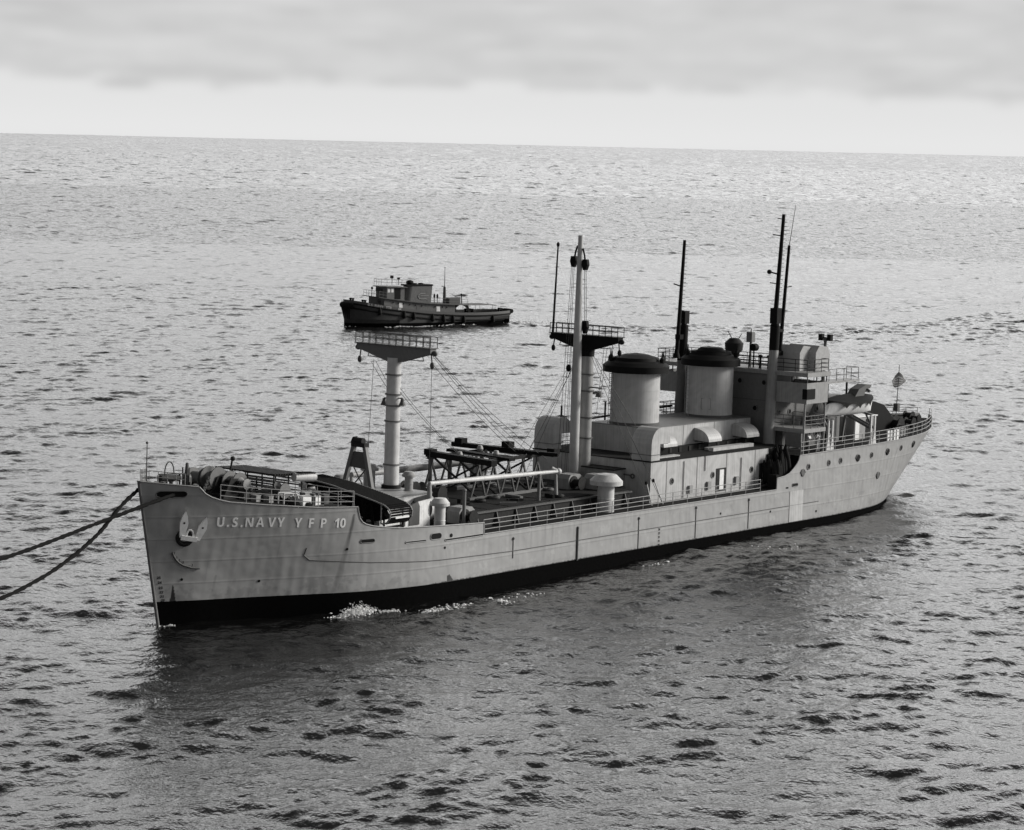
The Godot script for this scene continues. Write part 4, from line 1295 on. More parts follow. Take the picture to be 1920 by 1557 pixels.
func ship_main_house() -> void:
	var b := MB.new()
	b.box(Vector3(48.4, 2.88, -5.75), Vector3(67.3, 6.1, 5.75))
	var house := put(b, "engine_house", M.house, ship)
	b = MB.new()
	b.box(Vector3(48.34, 6.1, -5.81), Vector3(67.6, 6.17, 5.81))
	put(b, "roof", M.deck, house)
	for x in [50.55, 54.8, 59.05, 63.3]: # vertical strapping of the side plates
		b = MB.new()
		b.box(Vector3(x, 2.95, 5.745), Vector3(x + 0.07, 6.08, 5.775))
		put(b, "plate_strap", M.grey, house)
	for q in [[51.32, 4.43], [57.07, 4.48], [62.82, 4.49]]: porthole(q[0], q[1], 5.75, 0.2, house)
	for q in [[57.6, 59.0, 3.1, 4.95], [64.0, 65.0, 3.1, 4.9]]:
		b = MB.new()
		b.box(Vector3(q[0], q[2], 5.74), Vector3(q[1], q[3], 5.80))
		var fr := put(b, "door_frame", M.dark, house)
		b = MB.new()
		b.box(Vector3(q[0] + 0.42, q[2] + 0.1, 5.79), Vector3(q[1] - 0.38, q[3] - 0.12, 5.83))
		put(b, "door", M.white if q[0] < 60.0 else M.mid, fr)
	for q in [[52.9, 5.75, 3.0, 5.9], [61.2, 5.75, 3.0, 5.6], [55.9, 5.75, 4.9, 6.1]]:
		b = MB.new()
		b.tube(Vector3(q[0], q[2], q[1] + 0.06), Vector3(q[0], q[3], q[1] + 0.06), 0.04, 0.04, 5)
		put(b, "drain_pipe", M.grey, house)
	for q in [[53.6, 3.3], [60.3, 3.5], [56.2, 3.4]]:
		b = MB.new()
		b.box(Vector3(q[0], q[1], 5.74), Vector3(q[0] + 0.45, q[1] + 0.6, 5.95))
		put(b, "hose_box", M.grey, house)
	b = MB.new() # pipe elbow and bracket on the front
	b.path([Vector3(48.36, 5.0, 2.4), Vector3(48.2, 4.95, 4.0)], 0.06, 6)
	b.lathe(Vector3(48.2, 4.9, 4.15), [Vector2(0.2, 0), Vector2(0.2, 0.1), Vector2(0.12, 0.1), Vector2(0.12, 0.0)], 12, Vector3(1, 0, 0))
	put(b, "eye_bracket", M.mid, house)
	# dark low louvre band and pale strips on the roof edge
	b = MB.new()
	b.box(Vector3(52.6, 6.17, 2.78), Vector3(66.9, 6.62, 3.3))
	put(b, "louvre_trunk", M.black, house)
	for k in 10:
		b = MB.new()
		b.box(Vector3(53.0 + k * 1.38, 6.2, 3.3), Vector3(53.3 + k * 1.38, 6.6, 3.36))
		put(b, "louvre_stiffener", M.dark, house)
	for q in [[58.6, 64.6, 4.3, 4.75, 0.28], [50.8, 53.6, 4.3, 4.9, 0.1], [59.0, 64.4, 3.6, 4.0, 0.2]]:
		b = MB.new()
		b.box(Vector3(q[0], 6.17, q[2]), Vector3(q[1], 6.17 + q[4], q[3]))
		put(b, "skylight_strip", M.house, house)
	gooseneck(3.85, 5.72, house, M.house)
	gooseneck(-5.72, -3.85, house, M.house)
	# upper casing with intake hoods
	b = MB.new()
	b.box(Vector3(52.2, 6.17, -3.0), Vector3(67.2, 8.24, 2.68))
	var cas := put(b, "funnel_casing", M.house, ship)
	b = MB.new()
	b.box(Vector3(52.15, 8.24, -3.05), Vector3(67.2, 8.3, 2.73))
	put(b, "casing_top", M.mid, cas)
	for x in [57.2, 61.7, 64.9]:
		b = MB.new()
		b.box(Vector3(x, 6.2, 2.675), Vector3(x + 0.06, 8.22, 2.70))
		put(b, "plate_strap", M.grey, cas)
	for x in [52.35, 58.75, 64.4]:
		b = MB.new()
		var poly := PackedVector2Array([Vector2(2.68, 6.9)])
		for k in 9: poly.append(Vector2(2.7 + 1.5 * cos(PI * 0.5 * k / 8), 6.85 + 1.05 * sin(PI * 0.5 * k / 8)))
		b.prism(poly, Vector3(x, 0, 0), Vector3(0, 0, 1), Vector3(0, 1, 0), Vector3(1.9, 0, 0))
		var hd := put(b, "intake_hood", M.house, cas)
		b = MB.new()
		b.box(Vector3(x + 0.08, 6.80, 2.75), Vector3(x + 1.82, 6.845, 4.1))
		put(b, "mouth", M.black, hd)
	for q in [[54.1, 1.98, 2.66, 12.5, 1.9, 14.0], [64.9, 1.94, 2.48, 12.6, 1.75, 13.45]]:
		b = MB.new()
		var o := Vector3(q[0], 0, 0)
		b.lathe(o, [Vector2(q[1] * 1.01, 8.26), Vector2(q[1], 8.7), Vector2(q[1] * 0.995, q[3])], 48)
		var f := put(b, "funnel", M.funnel, ship)
		b = MB.new()
		b.lathe(o, [Vector2(q[1] + 0.03, 8.25), Vector2(q[1] + 0.03, 8.5), Vector2(q[1], 8.5)], 48)
		put(b, "foot_band", M.dim, f)
		b = MB.new()
		b.lathe(o, [Vector2(q[1], q[3] - 0.05), Vector2(q[2], q[3] - 0.02), Vector2(q[2] + 0.02, q[3] + 0.5), Vector2(q[2] - 0.35, q[3] + 0.78), Vector2(q[4], q[3] + 0.9), Vector2(q[4] - 0.1, q[3] + 1.15), Vector2(q[4] * 0.5, q[5] - 0.12), Vector2(0, q[5])], 40)
		var cap := put(b, "cap", M.black, f)
		if q[0] > 60.0:
			b = MB.new()
			b.lathe(o, [Vector2(1.15, 13.3), Vector2(1.25, 13.75), Vector2(0.9, 14.05), Vector2(0, 14.12)], 24)
			put(b, "dome", M.black, cap)
		for k in [[-0.9, -2.0], [-1.5, -1.4], [1.2, 1.9], [0.6, 2.2]]:
			b = MB.new()
			b.lathe(Vector3(q[0] + k[0], q[3] + 0.75, k[1] * 0.95), [Vector2(0.2, 0), Vector2(0.2, 0.35), Vector2(0.06, 0.55), Vector2(0.04, 0.9), Vector2(0, 0.92)], 8)
			put(b, "exhaust_pipe", M.black, cap)
		b = MB.new()
		for sd in [-0.2, 0.2]: b.tube(Vector3(q[0] - q[1] - 0.1, 8.3, sd - 0.9), Vector3(q[0] - q[1] - 0.1, q[3] - 0.1, sd - 0.9), 0.025, 0.025, 4)
		for k in 13: b.tube(Vector3(q[0] - q[1] - 0.1, 8.5 + k * 0.32, -1.1), Vector3(q[0] - q[1] - 0.1, 8.5 + k * 0.32, -0.7), 0.02, 0.02, 4)
		put(b, "ladder", M.grey, f)
		for y in [9.6, 11.1]:
			b = MB.new()
			b.lathe(o, [Vector2(q[1] * 0.99, y - 0.03), Vector2(q[1] + 0.012, y - 0.03), Vector2(q[1] + 0.012, y + 0.03), Vector2(q[1] * 0.99, y + 0.03)], 48)
			put(b, "plate_lap", M.funnel, f)
		b = MB.new() # outlined access plate low on the funnel
		if q[0] > 60.0:
			for k in 4:
				var c := [[0.15, 9.0], [0.55, 9.0], [0.55, 9.9], [0.15, 9.9], [0.15, 9.0]]
				var th0: float = 2.35 + c[k][0]
				var th1: float = 2.35 + c[k + 1][0]
				b.tube(Vector3(q[0] + 1.95 * cos(th0), c[k][1], 1.95 * sin(th0)), Vector3(q[0] + 1.95 * cos(th1), c[k + 1][1], 1.95 * sin(th1)), 0.015, 0.015, 4)
			put(b, "access_plate", M.mid, f)
	# starboard side: rails and pipes seen between the funnels
	railing("casing_railing", [Vector3(48.6, 6.17, -5.6), Vector3(67.0, 6.17, -5.6)], 1.0, 3, 1.5, M.dark, ship, 0.03)
	b = MB.new()
	b.tube(Vector3(50.0, 8.0, -5.2), Vector3(67.0, 8.6, -5.2), 0.1, 0.1, 6)
	b.path([Vector3(57.0, 9.4, -4.6), Vector3(60.5, 9.75, -4.6), Vector3(64.0, 9.6, -4.6)], 0.07, 6)
	for x in [51.0, 57.0, 63.5]: b.tube(Vector3(x, 6.1, -5.0), Vector3(x, 9.5, -5.0), 0.08, 0.08, 6)
	put(b, "pipe_run", M.dark, ship)
	# small deckhouse on the front and the mainmast
	b = MB.new()
	b.box(Vector3(46.9, 4.06, 0.3), Vector3(48.42, 5.35, 3.3))
	var sm := put(b, "winch_shelter", M.grey, ship)
	b = MB.new()
	b.box(Vector3(46.8, 5.35, 0.2), Vector3(48.42, 5.45, 3.4))
	put(b, "roof", M.dark, sm)
	b = MB.new()
	b.lathe(Vector3(47.45, 4.1, 0), [Vector2(0.62, 0), Vector2(0.6, 0.4), Vector2(0.53, 0.6), Vector2(0.5, 10.2)], 24)
	var mm := put(b, "mainmast", M.grey, ship)
	b = MB.new()
	b.lathe(Vector3(47.45, 14.0, 0), [Vector2(0.54, 0), Vector2(0.58, 0.8), Vector2(0.5, 1.5)], 20)
	put(b, "mast_head", M.black, mm)
	for y in [7.6, 9.2, 11.3, 12.6]:
		b = MB.new()
		b.lathe(Vector3(47.45, y, 0), [Vector2(0.5, -0.05), Vector2(0.62, -0.05), Vector2(0.62, 0.05), Vector2(0.5, 0.05)], 20)
		put(b, "band", M.dim, mm)
	crosstree(mm, 47.25, 15.0, 3.27, M.black, M.dark)
	b = MB.new()
	b.tube(Vector3(47.3, 11.6, 0.5), Vector3(47.3, 11.6, 1.6), 0.06, 0.06, 6)
	b.lathe(Vector3(47.3, 10.9, 1.35), [Vector2(0.3, 0), Vector2(0.16, 0.35), Vector2(0, 0.4)], 12)
	put(b, "floodlight", M.dim, mm)
	b = MB.new()
	b.tube(Vector3(47.2, 15.2, -3.28), Vector3(47.2, 22.5, -3.03), 0.1, 0.06, 8)
	b.sphere(Vector3(47.2, 22.55, -3.03), Vector3(0.13, 0.2, 0.13), 6)
	put(b, "pole", M.black, mm)
	# heavy boom stowed upright in front of the mast
	b = MB.new()
	b.tube(Vector3(46.15, 4.3, 0), Vector3(46.1, 12.0, 0), 0.36, 0.38, 20)
	b.tube(Vector3(46.1, 12.0, 0), Vector3(46.05, 23.4, 0), 0.38, 0.19, 20)
	var hb := put(b, "heavy_boom", M.house, ship)
	for q in [[22.6, -0.45], [22.4, 0.42]]:
		b = MB.new()
		b.path([Vector3(46.05, q[0], q[1] * 0.6), Vector3(46.05, q[0] - 0.5, q[1]), Vector3(46.05, q[0] - 0.9, q[1] * 1.15)], 0.07, 6)
		var o := Vector3(46.05, q[0] - 1.25, q[1] * 1.3)
		b.prism(PackedVector2Array([Vector2(-0.28, 0.0), Vector2(-0.2, 0.42), Vector2(0.2, 0.42), Vector2(0.28, 0.0), Vector2(0.12, -0.42), Vector2(-0.12, -0.42)]), o - Vector3(0.15, 0, 0), Vector3(0, 0, 1), Vector3(0, 1, 0), Vector3(0.3, 0, 0))
		put(b, "pulley_block", M.black, hb)
	b = MB.new()
	b.prism(PackedVector2Array([Vector2(-0.28, 0.0), Vector2(-0.2, 0.5), Vector2(0.2, 0.5), Vector2(0.28, 0.0), Vector2(0.1, -0.5), Vector2(-0.1, -0.5)]), Vector3(46.4, 16.3, 0.35), Vector3(0, 0, 1), Vector3(0, 1, 0), Vector3(0.3, 0, 0))
	put(b, "pulley_block", M.black, hb)

func ship_posts() -> void:
	# port king post with two topmasts
	var b := MB.new()
	b.tube(Vector3(67.67, 6.1, 4.2), Vector3(67.98, 14.0, 4.2), 0.44, 0.40, 20)
	var kp := put(b, "king_post", M.grey, ship)
	b = MB.new()
	b.tube(Vector3(67.98, 14.0, 4.2), Vector3(68.05, 16.0, 4.2), 0.42, 0.42, 16)
	b.tube(Vector3(68.0, 16.0, 4.2), Vector3(68.05, 16.25, 4.2), 0.42, 0.3, 16)
	b.box(Vector3(67.72, 16.2, 3.85), Vector3(68.4, 17.5, 4.55))
	b.beam(Vector3(68.1, 13.7, 4.2), Vector3(69.2, 13.7, 4.2), 0.5, 0.35)
	b.beam(Vector3(68.1, 15.6, 4.2), Vector3(69.2, 15.6, 4.2), 0.3, 0.25)
	put(b, "post_head", M.black, kp)
	b = MB.new()
	b.tube(Vector3(68.05, 17.4, 4.2), Vector3(68.66, 25.3, 4.2), 0.2, 0.14, 10)
	b.tube(Vector3(68.2, 19.5, 4.2), Vector3(67.6, 19.6, 3.8), 0.04, 0.04, 5)
	b.tube(Vector3(68.5, 23.5, 4.2), Vector3(67.9, 23.6, 3.7), 0.05, 0.05, 5)
	b.tube(Vector3(68.6, 24.9, 4.2), Vector3(68.2, 24.95, 3.9), 0.04, 0.04, 5)
	b.sphere(Vector3(67.5, 20.5, 3.75), Vector3(0.2, 0.2, 0.2), 6)
	b.tube(Vector3(67.5, 20.5, 3.75), Vector3(68.3, 20.3, 4.2), 0.07, 0.07, 6)
	for k in 22: b.tube(Vector3(68.05 + 0.027 * k, 17.5 + 0.34 * k, 4.2), Vector3(68.05 + 0.027 * k, 17.5 + 0.34 * k, 4.2) + Vector3(0.25, 0, 0.25), 0.02, 0.02, 4)
	put(b, "topmast", M.black, kp)
	b = MB.new()
	b.tube(Vector3(68.92, 13.6, 4.2), Vector3(69.71, 22.7, 4.2), 0.17, 0.12, 10)
	b.tube(Vector3(69.4, 19.2, 4.2), Vector3(69.9, 19.3, 4.5), 0.04, 0.04, 5)
	put(b, "topmast", M.black, kp)
	b = MB.new()
	b.tube(Vector3(69.71, 22.6, 4.2), Vector3(70.5, 26.1, 4.2), 0.035, 0.02, 5)
	put(b, "whip_aerial", M.dark, kp)
	# starboard king post
	b = MB.new()
	b.tube(Vector3(66.6, 6.1, -4.2), Vector3(66.8, 12.6, -4.2), 0.42, 0.4, 20)
	kp = put(b, "king_post", M.mid, ship)
	b = MB.new()
	b.tube(Vector3(66.8, 12.6, -4.2), Vector3(66.9, 15.6, -4.2), 0.42, 0.4, 16)
	b.box(Vector3(66.6, 15.7, -4.5), Vector3(67.25, 16.8, -3.9))
	b.beam(Vector3(66.9, 14.6, -4.2), Vector3(66.0, 14.6, -4.2), 0.5, 0.4)
	b.tube(Vector3(66.9, 15.5, -4.2), Vector3(66.92, 15.8, -4.2), 0.25, 0.25, 12)
	put(b, "post_head", M.black, kp)
	b = MB.new()
	b.tube(Vector3(65.98, 13.0, -4.2), Vector3(66.53, 22.8, -4.2), 0.19, 0.13, 10)
	b.lathe(Vector3(65.95, 12.8, -4.2), [Vector2(0.35, 0), Vector2(0.2, 0.5), Vector2(0.15, 0.8)], 10)
	b.tube(Vector3(66.2, 18.9, -4.2), Vector3(65.7, 19.1, -4.6), 0.06, 0.06, 5)
	for k in 26: b.tube(Vector3(66.02 + 0.02 * k, 13.8 + 0.34 * k, -4.2), Vector3(66.02 + 0.02 * k, 13.8 + 0.34 * k, -4.2) + Vector3(0.25, 0, 0.25), 0.02, 0.02, 4)
	put(b, "topmast", M.black, kp)

func ship_bridge() -> void:
	# after superstructure: house, bridge deck, wheelhouse with wings, flying bridge
	var b := MB.new()
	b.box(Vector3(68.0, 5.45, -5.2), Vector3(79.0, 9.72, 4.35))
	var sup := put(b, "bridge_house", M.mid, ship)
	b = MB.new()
	b.box(Vector3(67.95, 9.72, -5.3), Vector3(72.0, 11.9, 4.35))
	put(b, "wheelhouse_front", M.mid, sup)
	b = MB.new()
	b.box(Vector3(67.96, 9.70, -5.32), Vector3(68.0, 9.78, 4.33))
	put(b, "storey_seam", M.dark, sup)
	for q in [[9.0, 2.6], [9.0, -1.2], [6.9, 2.9], [11.2, 3.4], [11.2, 1.0]]: porthole(67.95, q[0], q[1], 0.2, sup, Vector3(-1, 0, 0))
	for q in [[68.6, 69.6], [72.8, 73.7], [76.0, 76.9]]:
		b = MB.new()
		b.box(Vector3(q[0], 5.6, 4.34), Vector3(q[1], 7.4, 4.40))
		put(b, "door", M.dark, sup)
	for q in [[68.9, 8.7], [70.6, 8.7], [75.0, 8.7], [75.0, 6.6]]: porthole(q[0], q[1], 4.35, 0.2, sup)
	for sg in [1.0, -1.0]:
		# bridge deck slab with rails and corner posts
		b = MB.new()
		b.box(Vector3(67.9, 7.28, minf(4.35 * sg, 7.55 * sg)), Vector3(71.3, 7.62, maxf(4.35 * sg, 7.55 * sg)))
		var slab := put(b, "bridge_deck", M.grey, sup)
		railing("railing", [Vector3(68.0, 7.62, 4.4 * sg), Vector3(68.0, 7.62, 7.45 * sg), Vector3(71.2, 7.62, 7.45 * sg), Vector3(71.2, 7.62, 4.4 * sg)], 1.05, 3, 1.1, M.mid, slab, 0.032)
		for x in [68.0, 71.2]:
			b = MB.new()
			b.tube(Vector3(x, 5.48, 7.4 * sg), Vector3(x, 9.75, 7.45 * sg), 0.09, 0.09, 8)
			put(b, "corner_post", M.grey, sup)
		# wing: plated box open on top
		b = MB.new()
		var zi: float = 4.35 * sg
		var zo: float = 7.6 * sg
		b.box(Vector3(67.95, 9.72, minf(zi, zo)), Vector3(68.03, 11.45, maxf(zi, zo)))
		b.box(Vector3(71.25, 9.72, minf(zi, zo)), Vector3(71.33, 11.45, maxf(zi, zo)))
		b.box(Vector3(68.03, 9.72, minf(zo - 0.08 * sg, zo)), Vector3(71.25, 11.45, maxf(zo - 0.08 * sg, zo)))
		b.box(Vector3(68.03, 9.74, minf(zi, zo - 0.08 * sg)), Vector3(71.25, 9.82, maxf(zi, zo - 0.08 * sg)))
		var wing := put(b, "bridge_wing", M.grey, sup)
		b = MB.new()
		b.box(Vector3(67.9, 10.1, minf(7.2 * sg, 7.66 * sg)), Vector3(69.2, 10.95, maxf(7.2 * sg, 7.66 * sg)))
		put(b, "running_light_box", M.black, wing)
		b = MB.new()
		for q in [[68.1, 4.5], [68.1, 6.0], [68.1, 7.5], [69.6, 7.5], [71.2, 7.5], [71.2, 4.6]]: b.tube(Vector3(q[0], 11.4, q[1] * sg), Vector3(q[0], 11.98, q[1] * sg), 0.05, 0.05, 6)
		put(b, "stanchion", M.dim, wing)
		b = MB.new()
		b.box(Vector3(71.6, 11.0, minf(4.6 * sg, 6.0 * sg)), Vector3(79.3, 11.16, maxf(4.6 * sg, 6.0 * sg)))
		var plat := put(b, "boat_platform", M.grey, sup)
		railing("railing", [Vector3(71.8, 11.16, 5.9 * sg), Vector3(79.2, 11.16, 5.9 * sg), Vector3(79.2, 11.16, 4.7 * sg)], 1.05, 2, 1.2, M.dim, plat, 0.03)
		b = MB.new()
		for x in [72.2, 75.8, 79.0]: b.tube(Vector3(x, 5.5, 4.9 * sg), Vector3(x, 11.0, 4.9 * sg), 0.09, 0.09, 6)
		put(b, "platform_post", M.dark, plat)
	b = MB.new()
	b.box(Vector3(72.0, 9.72, -4.6), Vector3(74.5, 11.2, 3.9))
	put(b, "chart_house", M.dim, sup)
	# flying bridge
	b = MB.new()
	b.box(Vector3(67.85, 11.95, -7.7), Vector3(71.5, 12.3, 7.7))
	var fb := put(b, "flying_bridge", M.grey, sup)
	b = MB.new()
	b.box(Vector3(68.2, 11.9, -5.0), Vector3(74.6, 12.25, 4.4))
	put(b, "flying_bridge_deck", M.deck, fb)
	railing("railing", [Vector3(68.0, 12.3, 0.6), Vector3(68.0, 12.3, 7.5), Vector3(71.4, 12.3, 7.5), Vector3(71.4, 12.3, -7.5), Vector3(68.0, 12.3, -7.5), Vector3(68.0, 12.3, 0.6)], 1.05, 3, 1.15, M.dark, fb, 0.03)
	# signal gear
	b = MB.new()
	b.tube(Vector3(69.0, 12.3, 1.6), Vector3(69.0, 14.1, 1.6), 0.06, 0.06, 6)
	b.tube(Vector3(68.8, 14.0, 1.6), Vector3(69.3, 14.0, 1.6), 0.32, 0.32, 14)
	put(b, "signal_lamp", M.black, fb)
	b = MB.new()
	b.tube(Vector3(69.4, 12.3, 1.0), Vector3(69.4, 14.4, 1.0), 0.12, 0.1, 8)
	b.box(Vector3(69.15, 14.4, 0.7), Vector3(69.65, 15.25, 1.25))
	b.tube(Vector3(69.4, 15.25, 1.0), Vector3(69.4, 15.55, 1.0), 0.06, 0.03, 6)
	put(b, "direction_finder", M.mid, fb)
	b = MB.new()
	b.lathe(Vector3(69.6, 12.3, -0.8), [Vector2(0.35, 0), Vector2(0.35, 0.9), Vector2(0.75, 1.3), Vector2(0.8, 1.9), Vector2(0.4, 2.3), Vector2(0, 2.35)], 12)
	b.tube(Vector3(69.6, 14.2, -0.8), Vector3(69.2, 15.2, -1.2), 0.05, 0.03, 5)
	b.tube(Vector3(69.6, 14.2, -0.6), Vector3(70.1, 15.0, -0.4), 0.05, 0.03, 5)
	put(b, "covered_compass", M.dark, fb)
	for q in [[68.6, 0.2], [68.8, 2.4], [69.0, 3.1], [70.3, -2.0]]:
		b = MB.new()
		b.tube(Vector3(q[0], 12.25, q[1]), Vector3(q[0], 13.2, q[1]), 0.12, 0.09, 8)
		b.sphere(Vector3(q[0], 13.3, q[1]), Vector3(0.2, 0.16, 0.2), 6)
		put(b, "pelorus", M.dark, fb)
	for q in [[70.2, 3.2, 6.1], [71.6, 3.9, 6.8]]: # two pale canvas-covered tubs
		b = MB.new()
		b.prism(PackedVector2Array([Vector2(-1.1, 0), Vector2(1.1, 0), Vector2(1.15, 1.3), Vector2(0.8, 1.95), Vector2(-0.6, 2.1), Vector2(-1.15, 1.5)]), Vector3(q[0], 12.32, q[1]), Vector3(1, 0, 0), Vector3(0, 1, 0), Vector3(0, 0, q[2] - q[1]))
		put(b, "covered_tub", M.canvas, fb)
	b = MB.new()
	b.tube(Vector3(72.6, 11.1, 6.3), Vector3(72.75, 15.0, 6.3), 0.16, 0.13, 8)
	b.beam(Vector3(72.1, 10.9, 6.1), Vector3(72.6, 11.3, 6.3), 0.3, 0.3)
	var fm := put(b, "light_mast", M.dim, fb)
	for e in [-0.42, 0.42]:
		b = MB.new()
		b.box(Vector3(72.55, 14.75, 6.3 + e - 0.18), Vector3(72.95, 15.3, 6.3 + e + 0.18))
		b.tube(Vector3(72.75, 15.0, 6.3), Vector3(72.75, 15.0, 6.3 + e), 0.06, 0.06, 6)
		put(b, "floodlight", M.black, fm)
	# locker plate under the bridge deck and the black fender post at the poop break
	b = MB.new()
	b.box(Vector3(67.6, 6.1, 5.9), Vector3(67.8, 7.28, 7.45))
	put(b, "screen_plate", M.mid, ship)
	b = MB.new()
	b.box(Vector3(63.9, 2.92, 6.7), Vector3(64.35, 4.1, 7.5))
	b.beam(Vector3(64.3, 2.95, 7.3), Vector3(65.6, 2.95, 7.5), 0.35, 0.12)
	put(b, "fender_post", M.black, ship)
	# black rolls made up to fill the break of the poop with shade
	var rng := RandomNumberGenerator.new()
	rng.seed = 5
	for k in 26:
		b = MB.new()
		var u := (k % 9) / 8.0
		var x := lerpf(64.5, 66.9, u) + rng.randf_range(-0.12, 0.12)
		var z := 6.0 + 0.5 * (k / 9) + rng.randf_range(-0.15, 0.15)
		var yt := lerpf(5.0, 6.5, u) + rng.randf_range(-0.2, 0.3)
		var yb := lerpf(2.95, 3.5, u) + rng.randf_range(0.0, 0.4)
		var r := rng.randf_range(0.16, 0.27)
		var lean := rng.randf_range(-0.35, 0.1)
		b.lathe(Vector3.ZERO, [Vector2(0, 0), Vector2(r * 0.8, 0.1), Vector2(r, 0.4), Vector2(r * 0.95, (yt - yb) * 0.7), Vector2(r * 0.5, (yt - yb) * 0.92), Vector2(0.04, yt - yb)], 9, Vector3(lean, 1.0, rng.randf_range(-0.06, 0.06)).normalized())
		var o := put(b, numbered("shade_roll"), M.rope, self)
		o.transform = ship_frame(Vector3(x, yb, z))
		tag(o, "added black roll in the clump that stands for shade at the break of the poop", "fender", "added shade rolls at the poop break")
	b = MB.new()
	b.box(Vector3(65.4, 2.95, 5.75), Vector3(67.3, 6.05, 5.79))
	put(b, "shade_plate", M.dark, ship)  # added dark plate: shade of the recess painted onto the house side

func ship_stern() -> void:
	var b := MB.new()
	# poop rails
	for sg in [1.0, -1.0]:
		var base := []
		for x in [67.5, 70.0, 73.0, 76.0, 79.0, 82.0, 85.0, 88.0, 90.5, 92.5, 94.5, 96.5, 98.2, 99.8, 101.1, 102.0]:
			var y := lin(TOP, x)
			base.append(Vector3(x, y, maxf(half(x, y) - 0.08, 0.05) * sg))
		railing("poop_railing", base, 1.05, 3, 1.6, M.rail, ship, 0.032)
	# dark solid bulwark plate round the taffrail
	b = MB.new()
	for sg in [1.0, -1.0]:
		for i in 8:
			var xa := 97.5 + i * 0.58
			var xb := xa + 0.58
			var pa := Vector3(xa, 5.8, (half(xa, 5.8) - 0.02) * sg)
			var pb := Vector3(minf(xb, 102.25), 5.8, (half(minf(xb, 102.25), 5.8) - 0.02) * sg)
			b.quad(pa, pb, pb + Vector3(0.05, 0.5, 0), pa + Vector3(0.05, 0.5, 0), Vector3(0.6, 0, sg))
	put(b, "taffrail_plate", M.dim, ship)
	# white davit feet with arms
	for x in [72.3, 79.4]:
		b = MB.new()
		for e in [-0.32, 0.32]:
			b.prism(PackedVector2Array([Vector2(-0.3, 0), Vector2(0.3, 0), Vector2(0.09, 1.0), Vector2(0.09, 2.5), Vector2(-0.09, 2.5), Vector2(-0.09, 1.0)]), Vector3(x + e, 5.6, 7.35), Vector3(1, 0, 0), Vector3(0, 1, 0), Vector3(0, 0, 0.14))
		var dv := put(b, "boat_davit", M.pale, ship)
		b = MB.new()
		for e in [-0.32, 0.32]: b.beam(Vector3(x + e, 7.0, 7.4), Vector3(x + e - 0.9, 8.2, 5.2), 0.1, 0.22)
		b.beam(Vector3(x - 0.9, 8.2, 5.2), Vector3(x - 0.9, 5.5, 4.9), 0.18, 0.18)
		b.path([Vector3(x - 0.6, 8.0, 5.6), Vector3(x - 0.5, 9.7, 6.2), Vector3(x - 0.4, 10.4, 6.9), Vector3(x - 0.4, 10.2, 7.2)], 0.13, 8)
		put(b, "davit_arm", M.mid, dv)
		b = MB.new()
		b.beam(Vector3(x - 0.4, 8.35, 6.6), Vector3(x - 0.4, 8.2, 7.5), 0.3, 0.15)
		b.beam(Vector3(x - 0.4, 8.3, 6.9), Vector3(x - 0.3, 7.3, 7.4), 0.14, 0.14)
		put(b, "boat_chock", M.mid, dv)
	# houses and gear on the after deck
	b = MB.new()
	b.box(Vector3(80.6, 5.6, 1.0), Vector3(84.4, 7.6, 4.9))
	var ah := put(b, "after_deckhouse", M.grey, ship)
	b = MB.new()
	b.box(Vector3(80.5, 7.6, 0.9), Vector3(84.5, 7.68, 5.0))
	put(b, "roof", M.white, ah)
	b = MB.new()
	b.box(Vector3(82.6, 5.7, 4.89), Vector3(83.4, 7.4, 4.94))
	put(b, "door", M.dark, ah)
	b = MB.new()
	b.box(Vector3(80.7, 5.62, 4.905), Vector3(81.4, 7.5, 4.96))
	put(b, "door", M.white, ah)
	b = MB.new() # dark tarpaulin over the steering gear
	b.prism(PackedVector2Array([Vector2(84.6, 5.7), Vector2(92.4, 5.7), Vector2(91.3, 6.9), Vector2(89.6, 8.1), Vector2(87.8, 8.5), Vector2(85.0, 8.4), Vector2(84.5, 7.4)]), Vector3(0, 0, -1.5), Vector3(1, 0, 0), Vector3(0, 1, 0), Vector3(0, 0, 4.2))
	put(b, "tarpaulin_cover", M.black, ship)
	b = MB.new()
	b.box(Vector3(77.0, 5.6, -4.0), Vector3(80.0, 8.0, 3.0))
	put(b, "galley_house", M.dim, ship)
	for q in [[91.5, 2.6, 0.8, 0.9], [93.0, 1.2, 0.7, 1.1], [94.6, 2.2, 0.6, 0.7], [97.8, 1.0, 0.5, 0.8], [89.0, 4.6, 0.6, 0.8], [90.4, -2.6, 0.9, 1.0], [99.3, -0.5, 0.5, 0.9]]:
		b = MB.new()
		var y := lin(TOP, q[0]) - 0.03
		drum(b, Vector3(q[0], y + q[3] * 0.6, q[1]), Vector3(q[0], y + q[3] * 0.6, q[1] + 0.9), q[2] * 0.5, q[2] * 0.8)
		b.box(Vector3(q[0] - q[2], y - 0.02, q[1] - 0.1), Vector3(q[0] + q[2], y + q[3] * 0.35, q[1] + 1.0))
		put(b, "mooring_winch", M.dark, ship)
	for q in [[84.2, 6.3], [86.0, 6.0], [87.2, 5.9], [91.2, 4.9], [94.0, 4.2]]:
		b = MB.new()
		for k in 2:
			b.lathe(Vector3(q[0] + k * 0.5, lin(TOP, q[0]) - 0.05, q[1]), [Vector2(0.16, 0), Vector2(0.14, 0.1), Vector2(0.14, 0.62), Vector2(0.19, 0.66), Vector2(0.19, 0.74), Vector2(0, 0.76)], 10)
		put(b, "mooring_bitts", M.pale if q[0] < 88.0 else M.mid, ship)
	for k in 4: # pale stanchion boards by the rail
		b = MB.new()
		b.box(Vector3(82.6 + k * 0.55, 5.66, 7.05), Vector3(82.9 + k * 0.55, 6.55, 7.15))
		put(b, "notice_board", M.white, ship)
	b = MB.new()
